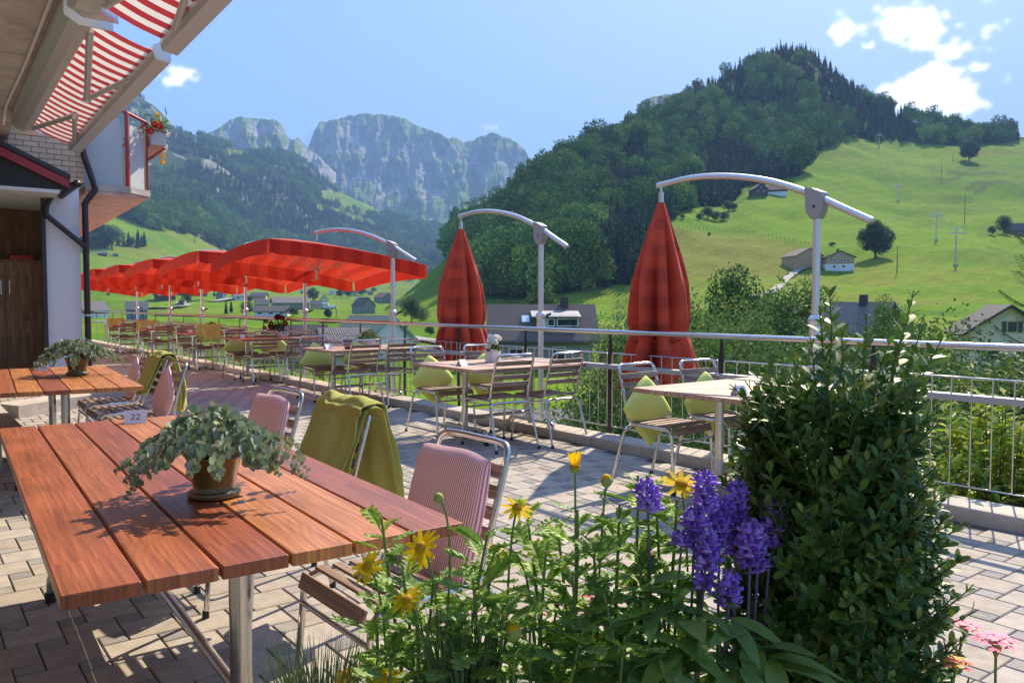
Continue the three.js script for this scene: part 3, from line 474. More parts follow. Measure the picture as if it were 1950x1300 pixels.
{ // balcony beyond the corner
  const b = thing('balcony', 'cantilevered balcony with red steel frame and grey panels above the terrace', 'balcony');
  mesh('balcony_slab', slab([[14.05, 2.40], [14.05, 3.02], [14.35, 3.36], [26, 4.0], [30, 4.2], [30, 2.77], [14.05, 2.40]], 3.05, 3.17), M.pinkBoard, b);
  mesh('slab_edge', slab([[14.02, 2.40], [14.02, 3.05], [14.35, 3.42], [30, 4.28], [30, 4.22], [14.38, 3.37], [14.06, 3.03], [14.06, 2.40]], 3.10, 3.20), M.concrete, b);
  const panel = (u0, v0, u1, v1, h0, h1, name) => { const a = P(u0, v0), c = P(u1, v1), L = a.distanceTo(c), g = poly([[-L / 2, h0], [L / 2, h0], [L / 2, h1 - 0.12], [L / 2 - 0.025, h1 - 0.10], [L / 2 - 0.03, h1 - 0.02], [L / 2 - 0.05, h1], [-L / 2 + 0.03, h1], [-L / 2, h1 - 0.04]], 0.012); g.rotateY(-Math.atan2(c.z - a.z, c.x - a.x)); const m = mesh(name, g, M.panel, b); m.position.set((a.x + c.x) / 2, 0, (a.z + c.z) / 2); for (const t of [-0.42, 0.42]) for (const h of [h0 + 0.14, (h0 + h1) / 2, h1 - 0.2]) { const s = mesh('bolt', new THREE.SphereGeometry(0.008, 8, 6), M.steel, m); const dx = (c.x - a.x) * t, dz = (c.z - a.z) * t, n = V3(-(c.z - a.z), 0, c.x - a.x).normalize(); s.position.set(dx + n.x * 0.009, h, dz + n.z * 0.009); } return m; };
  panel(14.16, 2.40, 14.16, 2.965, 3.17, 4.30, 'balcony_panel'); panel(14.2, 3.08, 14.5, 3.36, 3.22, 4.22, 'balcony_panel');
  for (let k = 0; k < 6; k++) panel(14.62 + k * 1.2, 3.43 + k * 0.066, 14.62 + (k + 1) * 1.2 - 0.1, 3.43 + (k + 1) * 0.066, 3.22, 4.2, 'balcony_panel');
  const bar = (a, c, r = 0.022) => tube(a, c, r, 6);
  mesh('top_frame', [bar(P(14.12, 2.3, 4.42), P(14.14, 3.03, 4.40), 0.02), bar(P(14.14, 3.03, 4.40), P(14.55, 3.42, 4.36), 0.026), bar(P(14.55, 3.42, 4.36), P(22, 3.85, 4.36), 0.026)], M.redPaint, b);
  mesh('frame_post', bar(P(14.13, 3.03, 3.1), P(14.13, 3.03, 4.40), 0.03), M.redPaint, b); mesh('frame_post', bar(P(14.56, 3.43, 3.15), P(14.56, 3.43, 4.38), 0.018), M.redPaint, b);
  mesh('bottom_frame', [bar(P(14.10, 2.9, 3.14), P(14.13, 3.06, 3.14), 0.014), bar(P(14.55, 3.43, 3.17), P(22, 3.85, 3.17), 0.018)], M.redPaint, b);
  mesh('shelf_bracket', [bar(P(14.6, 3.44, 3.75), P(14.62, 3.72, 3.98), 0.014), bar(P(15.6, 3.5, 3.75), P(15.62, 3.78, 3.98), 0.014), bar(P(14.62, 3.74, 3.98), P(15.7, 3.8, 3.98), 0.014)], M.redPaint, b);
}
// awnings
M.canvasStripe = new THREE.MeshPhysicalMaterial({ color: 0xffffff, roughness: 0.9, transmission: 0.4, thickness: 0, side: THREE.DoubleSide, vertexColors: true });
function awning(u0, u1, label) {
  const w = thing('awning', label, 'awning', null, 0, 'awnings under the concrete ceiling');
  const prof = (v0, pts) => { const s = new THREE.Shape(pts.map(([x, y]) => new THREE.Vector2(x, y))); const g = new THREE.ExtrudeGeometry(s, { depth: u1 - u0, bevelEnabled: true, bevelSize: 0.006, bevelThickness: 0.004, bevelSegments: 2, steps: 1 }); const p = g.attributes.position; for (let i = 0; i < p.count; i++) { const x = p.getX(i), y = p.getY(i), u = u0 + p.getZ(i), q = P(u, v0 + x + BU(u), y); p.setXYZ(i, q.x, q.y, q.z); } g.computeVertexNormals(); return boxUV(g); };
  mesh('cassette', prof(1.02, [[0.0, 3.56], [0.05, 3.50], [0.13, 3.475], [0.20, 3.49], [0.235, 3.55], [0.235, 3.66], [0.19, 3.71], [0.02, 3.71]]), M.alu, w);
  mesh('front_bar', prof(1.66, [[0.0, 3.345], [0.015, 3.30], [0.12, 3.285], [0.13, 3.30], [0.13, 3.40], [0.05, 3.43], [0.0, 3.40]]), M.alu, w);
  const n = Math.round((u1 - u0 - 0.1) / 0.115), ua = u0 + 0.05, du = (u1 - u0 - 0.1) / n;
  const pos = [], col = [], idx = []; for (let i = 0; i < n; i++) for (let k = 0; k < 6; k++) { const c = i % 2 ? [0.80, 0.76, 0.70] : [0.40, 0.018, 0.028]; const q = (s, t) => P(ua + (i + s) * du, 1.22 + 0.45 * t + BU(ua + (i + s) * du), 3.545 - 0.175 * t - 0.02 * Math.sin(t * Math.PI)); const o = pos.length / 3; for (const p of [q(0, k / 6), q(1, k / 6), q(1, (k + 1) / 6), q(0, (k + 1) / 6)]) { pos.push(p.x, p.y, p.z); col.push(...c); } idx.push(o, o + 1, o + 2, o, o + 2, o + 3); }
  const g = new THREE.BufferGeometry(); g.setAttribute('position', new THREE.Float32BufferAttribute(pos, 3)); g.setAttribute('color', new THREE.Float32BufferAttribute(col, 3)); g.setIndex(idx); g.computeVertexNormals(); mesh('striped_fabric', g, M.canvasStripe, w);
  const Q = (u, v, h) => P(u, v + BU(u), h);
  for (const [r, e, f] of [[u0 + 0.25, u0 + 2.05, u0 + 0.95], [u1 - 0.2, u1 - 1.9, u1 - 0.45]]) { const k = Q(e, 1.47, 3.36); mesh('folding_arm', [tubePts([Q(r, 1.24, 3.49), k], 0.03, 8), tubePts([k, Q(f, 1.66, 3.35)], 0.026, 8), mv(new THREE.SphereGeometry(0.042, 12, 8), k.x, k.y, k.z)], M.alu, w); }
  for (const t of [0, 1]) mesh('end_plate', (() => { const u = t ? u1 + 0.006 : u0 - 0.03; const g = poly([[0.0, 3.5], [0.1, 3.44], [0.34, 3.44], [0.34, 3.5], [0.24, 3.66], [0.0, 3.72]], 0.02); g.rotateY(A); const p = P(u, 1.02 + BU(u)); return mv(g, p.x, 0, p.z); })(), M.alu, w);
}
awning(6.95, 11.75, 'red and white striped awning beside the brick wall, far one of two');
awning(1.6, 6.70, 'red and white striped awning at the photo corner, nearer one of two');

// ------------------------------------------------------------------ tables
M.oil = [wood(0.42, 0.125, 0.05, 0, 0.42), wood(0.43, 0.135, 0.055, 1, 0.42), wood(0.35, 0.098, 0.045, 2, 0.42), wood(0.58, 0.225, 0.066, 1, 0.42), wood(0.60, 0.235, 0.07, 0, 0.42), wood(0.36, 0.112, 0.055, 2, 0.42)];
M.oil.forEach(m => { m.clearcoat = 0.12; m.clearcoatRoughness = 0.4; });
M.worn = [wood(0.60, 0.38, 0.29, 0, 0.6), wood(0.56, 0.345, 0.265, 2, 0.6), wood(0.63, 0.42, 0.325, 1, 0.6)];
M.slat = [wood(0.38, 0.27, 0.21, 0, 0.6), wood(0.34, 0.24, 0.185, 2, 0.6), wood(0.42, 0.30, 0.23, 1, 0.6)];
function plankGeo(w, t, l, k) { const g = new RoundedBoxGeometry(w, t, l, 2, 0.004); const p = g.attributes.position, n = g.attributes.normal, uv = g.attributes.uv; for (let i = 0; i < p.count; i++) { const side = Math.abs(n.getX(i)) > 0.7 ? p.getY(i) : p.getX(i); uv.setXY(i, (side + w / 2) / 0.17 + k * 0.31, p.getZ(i) / 1.1 + k * 0.47); } return g; }
function buildTable(name, label, group, pos, turn, W, L, mats, height = 0.74) { // long axis along local z
  const t = thing(name, label, 'table', pos, turn, group), n = mats.length, gap = 0.008, pw = (W - gap * (n - 1)) / n, th = 0.032;
  mats.forEach((m, k) => { const b = mesh('plank', plankGeo(pw, th, L, k), m, t); b.position.set(-W / 2 + pw / 2 + k * (pw + gap), height - th / 2, 0); });
  const pz = L / 2 - Math.min(0.42, L * 0.2), fy = 0.135;
  mesh('support_rail', [bx(W * 0.86, 0.035, 0.035, 0, height - th - 0.0185, pz), bx(W * 0.86, 0.035, 0.035, 0, height - th - 0.0185, -pz)].slice(0, 1), M.galva, t); mesh('support_rail', bx(W * 0.86, 0.035, 0.035, 0, height - th - 0.0185, -pz), M.galva, t);
  for (const s of [-1, 1]) {
    const l = mesh('leg', tube(V3(0, fy - 0.03, s * pz), V3(0, height - th - 0.037, s * pz), 0.03, 14), M.galva, t);
    mesh('foot', tubePts(filletPath([V3(-W * 0.33, 0.02, s * pz), V3(-W * 0.33, fy, s * pz), V3(W * 0.33, fy, s * pz), V3(W * 0.33, 0.02, s * pz)], 0.17, 8), 0.017, 10), M.galva, l);
    for (const q of [-1, 1]) mesh('foot_cap', mv(new THREE.CylinderGeometry(0.022, 0.023, 0.045, 12), q * W * 0.33, 0.0225, s * pz), M.rubber, l);
  }
  mesh('stretcher', tube(V3(0, fy + 0.09, -pz), V3(0, fy + 0.09, pz), 0.017, 10), M.galva, t);
  return t;
}
const O = M.oil;
// local x = v, local z = -u
const T22 = buildTable('wooden_table', 'long oiled wooden table with number card 22 and six planks', 'oiled tables by the house', P(3.13, 0.785), A - 0.046, 0.955, 2.66, [O[0], O[1], O[2], O[3], O[4], O[5]]);
const T21 = buildTable('wooden_table', 'oiled wooden table behind table 22 with pale stone bench beside it', 'oiled tables by the house', P(7.35, 1.02), A - 0.075, 0.93, 2.3, [O[1], O[4], O[2], O[4], O[3], O[4]]);
const rowU = [3.41, 6.42, 9.88, 13.75, 16.9, 20.2, 23.7], rowV = [4.78, 4.76, 5.0, 5.2, 5.2, 5.2, 5.2];
const rowLabel = ['weathered table with number card 23 behind the box bush', 'weathered table with white flowers in a square white pot', 'weathered table with ashtray and green pot plant', 'table with dark red flowers in a white pot', 'table with brown pot plant behind the chair with a green blanket', 'second farthest table under the red parasols', 'farthest table at the end of the terrace'];
rowU.forEach((u, i) => buildTable('terrace_table', rowLabel[i], 'tables along the railing', P(u, rowV[i]), A + Math.PI / 2, 1.08, 1.36, i < 3 ? [0, 1, 2, 1, 0, 2, 1].map(k => M.worn[k]) : [0, 1, 2, 3, 4, 5, 2].map(k => O[k === 3 || k === 4 ? 1 : k])));

// ------------------------------------------------------------------ chairs
M.tube = std(lin(0.60, 0.595, 0.59), 0.3, 1, { roughnessMap: T.noise });
const chairParts = (() => {
  const r = 0.0115, W = 0.205, out = {};
  const side = s => [V3(s * 0.235, 0.012, 0.235), V3(s * 0.222, 0.448, 0.20), V3(s * W, 0.452, -0.205), V3(s * W, 0.62, -0.238), V3(s * 0.2, 0.872, -0.318)];
  const L = side(-1), R = side(1).reverse();
  const dip = [V3(-0.1, 0.874, -0.338), V3(0, 0.87, -0.345), V3(0.1, 0.874, -0.338)];
  out.frame = tubePts(filletPath([...L, ...dip, ...R], 0.055, 6), r, 10);
  out.rear = tubePts(filletPath([V3(-0.232, 0.012, -0.35), V3(-0.212, 0.43, -0.225), V3(0.212, 0.43, -0.225), V3(0.232, 0.012, -0.35)], 0.055, 6), r, 10);
  out.front = tube(V3(-0.227, 0.36, 0.212), V3(0.227, 0.36, 0.212), 0.009, 8);
  out.slat = [0, 1].map(k => plankGeo(0.036, 0.012, 0.42, k + 1)); out.slat.forEach(g => g.rotateY(Math.PI / 2));
  out.back = [0, 1].map(k => { const g = plankGeo(0.044, 0.011, 0.415, k + 3); g.rotateY(Math.PI / 2); return g; });
  out.apron = (() => { const g = plankGeo(0.052, 0.012, 0.425, 6); g.rotateY(Math.PI / 2); return g; })();
  out.cap = new THREE.CylinderGeometry(0.0145, 0.0155, 0.03, 10); return out;
})();
function makeChair() {
  const c = new THREE.Group(); c.name = 'slat_chair'; const q = chairParts; seed = 900;
  mesh('frame', q.frame, M.tube, c); mesh('rear_legs', q.rear, M.tube, c); mesh('front_rail', q.front, M.tube, c);
  for (let i = 0; i < 6; i++) { const s = mesh('seat_slat', q.slat[i % 2], M.slat[Math.floor(rnd() * 3)], c); s.position.set(0, 0.468 - 0.006 * Math.sin(i / 5 * Math.PI), -0.155 + i * 0.062); }
  const a = mesh('front_slat', q.apron, M.slat[0], c); a.position.set(0, 0.438, 0.218); a.rotation.x = 1.25;
  for (let i = 0; i < 4; i++) { const s = mesh('back_slat', q.back[i % 2], M.slat[Math.floor(rnd() * 3)], c); const y = 0.60 + i * 0.064; s.position.set(0, y, -0.224 - (y - 0.6) * 0.29); s.rotation.x = Math.PI / 2 - 0.28; }
  for (const [x, z] of [[-0.235, 0.236], [0.235, 0.236], [-0.232, -0.351], [0.232, -0.351]]) { const k = mesh('foot_cap', q.cap, M.rubber, c); k.position.set(x, 0.015, z); }
  return c;
}
const chairProto = makeChair();
function chair(u, v, face, label, group, jitter = 0) {
  const c = chairProto.clone(); c.name = numbered('slat_chair'); c.position.copy(P(u, v)); c.rotation.y = A + face + jitter; tag(c, label, 'chair', group); scene.add(c); return c;
}
const NEAR = Math.PI, FAR = 0, SIDE = -Math.PI / 2;
const cs = {};
const gO = 'chairs at the oiled tables', gR = 'chairs along the railing';
cs.a = chair(2.24, 1.24, SIDE, 'slatted steel chair with pink striped pad beside the yellow flowers', gO, 0.02);
cs.b = chair(3.22, 1.25, SIDE, 'slatted steel chair under the green blanket at table 22', gO, 0.03);
cs.c = chair(4.02, 1.29, SIDE, 'slatted steel chair with pink pad at the far end of table 22', gO, 0.05);
cs.d = chair(6.52, 1.42, SIDE, 'slatted steel chair with pink cushion at the near corner of the far oiled table', gO, 0.02);
cs.e = chair(7.22, 1.46, SIDE, 'slatted steel chair under the green blanket at the far oiled table', gO, 0);
cs.f = chair(7.92, 1.50, SIDE, 'slatted steel chair with pink cushion at the far end of the far oiled table', gO, -0.03);
const rowNames = ['the table with card 23', 'the white flower table', 'the ashtray table', 'the red flower table', 'the brown pot plant table', 'the second farthest table', 'the farthest table'];
const rowChairs = rowU.map((u, i) => {
  const v0 = rowV[i] - 0.30, v1 = rowV[i] + 0.27, n = rowNames[i], near = u - 0.54, far = u + 0.54, o = {};
  o.f0 = chair(far - 0.02, v0 - (i === 1 ? 0.02 : 0.02), FAR, `slatted steel chair on the far side of ${n}, house end`, gR, [0.05, 0.03, 0, 0.02, 0, 0.04, 0][i]);
  o.f1 = chair(far - 0.05, v1 + 0.05, FAR, `slatted steel chair on the far side of ${n}, railing end`, gR, [-0.04, 0, 0.05, 0, 0, 0, 0][i]);
  o.n0 = i === 0 ? null : chair(near + 0.14 - (i === 2 ? 0.05 : 0), v0 - 0.02, NEAR, `slatted steel chair on the near side of ${n}, house end`, gR, [0, -0.06, 0.03, -0.05, 0, 0.03, 0][i]);
  o.n1 = chair(near + 0.06 + (i === 0 ? 0.05 : 0), v1 - 0.06, NEAR, `slatted steel chair on the near side of ${n}, railing end`, gR, [0.05, 0.04, -0.04, 0.03, 0.05, 0, 0][i]);
  return o;
});

// cushions
function cushionGeo(w, h, t, nx = 22) { const f = (x, y, s) => { const e = (1 - Math.pow(Math.abs(x), 5)) * (1 - Math.pow(Math.abs(y), 5)), pinch = 1 - 0.07 * (x * x * y * y) - 0.012 * Math.sin(x * 5 + y * 3); return V3(x * w / 2 * pinch, y * h / 2 * pinch, s * t / 2 * Math.pow(Math.max(0, e), 0.42) * (1 + 0.10 * (fbm(x * 2.5 + 5, y * 2.5 + s, 2, 7) - 0.5) + 0.12 * (1 - x * x) * (1 - y * y))); }; const g1 = grid(nx, nx, (a, b) => f(a * 2 - 1, b * 2 - 1, 1)), g2 = grid(nx, nx, (a, b) => f(1 - a * 2, b * 2 - 1, -1)); return merge([g1, g2]); }
T.weave = tex(256, 256, (u, v, i, j) => 0.5 + 0.25 * (((i >> 1) + (j >> 1)) % 2 ? 1 : -1) * 0.6 + 0.4 * (fbm(u * 20, v * 20, 3, 71, 20) - 0.5));
T.stripes = tex(512, 32, (u, v, i, j) => { const s = (u * 42) % 1, k = smooth(0.42, 0.5, s) * smooth(1.0, 0.92, s); const n = 0.05 * (hash2(i, j, 3) - 0.5); return [0.98 - 0.10 * k + n, 0.95 - 0.44 * k + n, 0.95 - 0.38 * k + n]; }, true);
M.lime = std(lin(0.68, 0.72, 0.17), 0.85, 0, { bumpMap: T.weave, bumpScale: 0.0008 });
M.pinkStripe = std(0xffffff, 0.85, 0, { map: T.stripes, bumpMap: T.weave, bumpScale: 0.0006 });
const limeGeo = cushionGeo(0.41, 0.41, 0.075), padGeo = cushionGeo(0.43, 0.45, 0.055, 26), pinkDia = cushionGeo(0.40, 0.40, 0.05);
function onChair(c, name, geo, mat, label, category, group, place) { // a thing of its own that rests on a chair
  const m = mesh(numbered(name), geo, mat, scene); tag(m, label, category, group); const h = new THREE.Object3D(); place(h); h.updateMatrix(); c.updateMatrix(); const w = c.matrix.clone().multiply(h.matrix); w.decompose(m.position, m.quaternion, m.scale); return m;
}
const diamond = (dx = 0, r = 0, y = 0.535) => h => { h.position.set(dx, y, -0.196); h.rotation.set(-0.2, 0, 0); h.rotateZ(Math.PI / 4 + r); };
const upright = (y = 0.645) => h => { h.position.set(0, y, -0.187); h.rotation.set(-0.27, 0, 0); };
rowChairs.slice(0, 4).forEach((o, i) => {
  for (const [k, r] of [['f0', [-0.12, 0.04, 0.12, 0][i]], ['f1', [-0.1, -0.1, 0.08, 0.1][i]]]) onChair(o[k], 'green_cushion', limeGeo, M.lime, `lime green cushion on its corner, far side of ${rowNames[i]}, ${k === 'f0' ? 'house' : 'railing'} end`, 'cushion', 'lime green cushions', diamond(0, r));
});
onChair(cs.a, 'striped_pad', padGeo, M.pinkStripe, 'pink and white striped seat pad standing on the nearest chair', 'cushion', 'pink striped pads', upright(0.63));
onChair(cs.c, 'striped_pad', padGeo, M.pinkStripe, 'pink and white striped seat pad at the far end of table 22', 'cushion', 'pink striped pads', upright(0.645));
onChair(cs.d, 'striped_pad', pinkDia, M.pinkStripe, 'pink striped cushion on its corner, right of the blanket at the far oiled table', 'cushion', 'pink striped pads', diamond(0, 0.1, 0.6));
onChair(cs.f, 'striped_pad', pinkDia, M.pinkStripe, 'pink striped cushion on its corner, left of the blanket at the far oiled table', 'cushion', 'pink striped pads', diamond(0, 0.1, 0.6));

// blankets draped over chair backs
T.fleece = tex(512, 512, (u, v, i, j) => 0.45 * fbm(u * 60, v * 60, 2, 77, 60) + 0.35 * hash2(i >> 1, j >> 1, 4) + 0.2 * fbm(u * 12, v * 12, 3, 78, 12));
T.fleece.repeat.set(2, 4);
M.fleece = new THREE.MeshPhysicalMaterial({ color: lin(0.66, 0.65, 0.17), roughness: 0.95, bumpMap: T.fleece, bumpScale: 0.009, sheen: 0.6, sheenRoughness: 0.6, sheenColor: lin(0.7, 0.75, 0.25) });
function blanketGeo(k, front, back, width, layers = 2) {
  const gs = [];
  for (let q = 0; q < layers; q++) {
    const off = 0.016 + q * 0.022, fr = front - q * 0.05, bk = back - q * 0.03, w = width * (1 - q * 0.04), th = 0.011;
    const centre = s => { // s 0..1 along the drape, over the top tube at y .88 z -.335
      const Lf = fr, R = 0.012 + off, arc = Math.PI * R, Lb = bk, tot = Lf + arc + Lb; let d = s * tot; const lean = 0.27, ty = 0.872, tz = -0.332;
      if (d < Lf) { const e = Lf - d; return [tz + R + 0.008 + e * 0.43, ty - Math.cos(lean) * e, 0]; } if (d < Lf + arc) { const a = (d - Lf) / R; return [tz + Math.cos(a) * R, ty + Math.sin(a) * R * 1.15, a]; } const e = d - Lf - arc; return [tz - R - 0.05 * Math.sin(Math.min(1, e / 0.3) * 1.5), ty - e, Math.PI];
    };
    const surf = (s, t, side) => { const [z, y] = centre(s), s2 = Math.min(1, s + 0.01), [z2, y2] = centre(s2), [z0, y0] = centre(Math.max(0, s - 0.01)); let nz = (y2 - y0), ny = -(z2 - z0); const l = Math.hypot(nz, ny) || 1; nz /= l; ny /= l; const x0 = (t - 0.5) * w; const fold = 0.026 * Math.sin(t * 9 + k * 2 + s * 2.8 + 1.5 * fbm(t * 3, s * 2, 2, k)) * (Math.abs(s - 0.5) * 1.7 + 0.10) + 0.014 * Math.sin(t * 23 + k + q) * Math.abs(s - 0.5) * 2 + 0.035 * (fbm(t * 4 + k, s * 5, 3, 7 + q) - 0.5); const rim = Math.sqrt(Math.max(0, 1 - Math.pow(Math.abs(t - 0.5) * 2, 14))) * Math.sqrt(Math.max(0, 1 - Math.pow(Math.abs(s - 0.5) * 2, 40))); const o = fold + 0.010 + side * th * rim; const x = x0 * (1 - 0.10 * Math.abs(s - 0.5)) + 0.012 * Math.sin(s * 7 + k); return V3(x, y - ny * o + 0.015 * (fbm(t * 3 + k, 9, 2, 4) - 0.5) * Math.abs(s - 0.5) * 4, z - nz * o * -1); };
    gs.push(grid(44, 60, (a, b) => surf(b, a, 1)), grid(44, 60, (a, b) => surf(b, 1 - a, -1)));
  }
  return merge(gs);
}
const blankets = [blanketGeo(1, 0.34, 0.42, 0.46), blanketGeo(2, 0.30, 0.46, 0.44), blanketGeo(3, 0.2, 0.27, 0.45)];
const gB = 'green blankets', idn = () => { };
onChair(cs.b, 'blanket', blankets[0], M.fleece, 'lime green fleece blanket over the chair between pink pads at table 22', 'blanket', gB, idn);
onChair(cs.e, 'blanket', blankets[1], M.fleece, 'lime green fleece blanket between two pink cushions at the far oiled table', 'blanket', gB, idn);
onChair(rowChairs[4].n0, 'blanket', blankets[2], M.fleece, 'green blanket on the chair left of the red flower table', 'blanket', gB, idn);
onChair(rowChairs[5].f0, 'blanket', blankets[2], M.fleece, 'green blanket at the second farthest table', 'blanket', gB, idn);
onChair(rowChairs[6].f0, 'blanket', blankets[2], M.fleece, 'green blanket at the farthest table beside the down pipe', 'blanket', gB, idn);

// ------------------------------------------------------------------ parasols on posts outside the railing
M.redCloth = new THREE.MeshPhysicalMaterial({ color: 0xffffff, vertexColors: true, roughness: 0.9, specularIntensity: 0.2, transmission: 0.42, thickness: 0, side: THREE.DoubleSide, bumpMap: T.weave, bumpScale: 0.0005 });
M.foldCloth = std(0xffffff, 0.88, 0, { vertexColors: true, side: THREE.DoubleSide, bumpMap: T.weave, bumpScale: 0.0005 });
const redA = [0.66, 0.056, 0.026], redB = [0.53, 0.036, 0.020];
const armPts = (() => { const c = new THREE.CatmullRomCurve3([[-0.46, 1.95], [-0.2, 2.08], [0.02, 2.19], [0.45, 2.355], [0.9, 2.455], [1.3, 2.49], [1.72, 2.47]].map(([a, h]) => V3(a, h, 0))); return c.getPoints(26); })();
function parasolPost(t, dir) { // dir: unit vector of the arm in local x/z
  const D = (a, h, s = 0) => V3(dir.x * a - dir.z * s, h, dir.z * a + dir.x * s);
  const post = mesh('post', tube(V3(0, -0.45, 0), V3(0, 2.1, 0), 0.031, 16), M.alu, t); mesh('wall_bracket', bx(0.62, 0.06, 0.1, -0.31, -0.2, 0, 0.006), M.darkMetal, post);
  const j = mesh('clamp_joint', [mv(new THREE.SphereGeometry(0.058, 18, 12), 0, 1.19, 0), mv(new THREE.CylinderGeometry(0.045, 0.05, 0.14, 16), 0, 1.12, 0)], M.alu, t); mesh('clamp_knob', rot(mv(new THREE.CylinderGeometry(0.014, 0.02, 0.09, 10), 0, 0.08, 0), 0, 0, -1.2), M.rubber, j).position.set(0.03, 1.17, 0);
  mesh('arm', tubePts(armPts.map(p => D(p.x, p.y)), 0.028, 12), M.alu, t);
  const pl = poly([[-0.075, 2.16], [-0.06, 2.06], [-0.03, 2.01], [0.03, 2.01], [0.075, 2.07], [0.09, 2.26], [0.03, 2.245], [-0.06, 2.205]], 0.084, 0.004); pl.rotateY(-Math.atan2(dir.z, dir.x)); const hd = mesh('tilt_head', pl, M.plasticGrey, t); const b = mesh('bolt', rot(new THREE.CylinderGeometry(0.011, 0.011, 0.104, 10), Math.PI / 2, 0, 0).rotateY(-Math.atan2(dir.z, dir.x)), M.darkMetal, hd); b.position.y = 2.10;
  return D;
}
function closedParasol(u, label, k) {
  const t = thing('closed_parasol', label, 'parasol', P(u, 5.85), A, 'closed red parasols'), dir = V3(0.02, 0, -1).normalize(), D = parasolPost(t, dir), c = D(1.68, 0);
  mesh('hanger', [taper(V3(c.x, 2.46, c.z), V3(c.x, 2.38, c.z), 0.012, 0.012), tube(V3(c.x, 2.40, c.z), V3(c.x, 2.28, c.z), 0.026, 14)], M.steel, t);
  mesh('mast', tube(V3(c.x, 2.3, c.z), V3(c.x, 0.75, c.z), 0.02, 10), M.alu, t);
  const prof = [[0, 0.035], [0.04, 0.06], [0.15, 0.125], [0.3, 0.195], [0.45, 0.25], [0.6, 0.275], [0.72, 0.285], [0.8, 0.295], [0.9, 0.325], [1, 0.365]];
  const R = tt => { for (let i = 1; i < prof.length; i++) if (tt <= prof[i][0]) { const f = (tt - prof[i - 1][0]) / (prof[i][0] - prof[i - 1][0]); return prof[i - 1][1] + (prof[i][1] - prof[i - 1][1]) * f; } return 0.365; };
  const nA = 140, nT = 60, g = grid(nA, nT, (a, b) => { const th = a * 2 * Math.PI, tt = b; const amp = 0.13 + 0.24 * smooth(0.05, 0.5, tt); let w = Math.sin(th * 8 + k + tt * 1.6 + 0.7 * Math.sin(th * 2 + k)) * 0.6 + Math.sin(th * 13 + k * 3 - tt * 2) * 0.28; w = w > 0 ? Math.pow(w, 0.55) * 0.8 : -Math.pow(-w, 1.5) * 1.5; const sq = 1 + 0.12 * Math.cos(2 * th + k); const r = R(tt) * (1 + amp * w) * sq * (1 - 0.10 * Math.exp(-(((tt - 0.74) / 0.04) ** 2))); const sag = 0.04 * Math.sin(th * 4 + k) * smooth(0.85, 1, tt) + 0.07 * Math.sin(th + k) * smooth(0.8, 1, tt); return V3(c.x + Math.cos(th) * r, 2.30 - tt * 1.70 + sag, c.z + Math.sin(th) * r); });
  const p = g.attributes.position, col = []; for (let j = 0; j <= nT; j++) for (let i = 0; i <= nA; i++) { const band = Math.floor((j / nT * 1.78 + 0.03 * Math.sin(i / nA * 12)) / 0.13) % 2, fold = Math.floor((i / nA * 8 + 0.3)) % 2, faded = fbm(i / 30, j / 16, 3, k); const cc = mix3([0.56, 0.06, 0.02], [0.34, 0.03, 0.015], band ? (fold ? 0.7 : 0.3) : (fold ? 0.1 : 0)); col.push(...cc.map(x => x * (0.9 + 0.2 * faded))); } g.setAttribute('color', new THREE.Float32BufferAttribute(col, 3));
  mesh('folded_canopy', g, M.foldCloth, t);
  const tie = 0.74; mesh('tie_strap', (() => { const pts = []; for (let i = 0; i <= 40; i++) { const th = i / 40 * 2 * Math.PI; pts.push(V3(c.x + Math.cos(th) * 0.275, 2.30 - tie * 1.78 + 0.015 * Math.sin(th + k), c.z + Math.sin(th) * 0.275)); } return tubePts(pts, 0.012, 5, false); })(), std(lin(0.30, 0.02, 0.014), 0.9), t);
  return t;
}
closedParasol(3.628, 'closed red parasol in front of the leafy trees, nearer one of two', 1.3);
closedParasol(7.083, 'closed red parasol in front of the grey roofed house, farther one of two', 2.9);
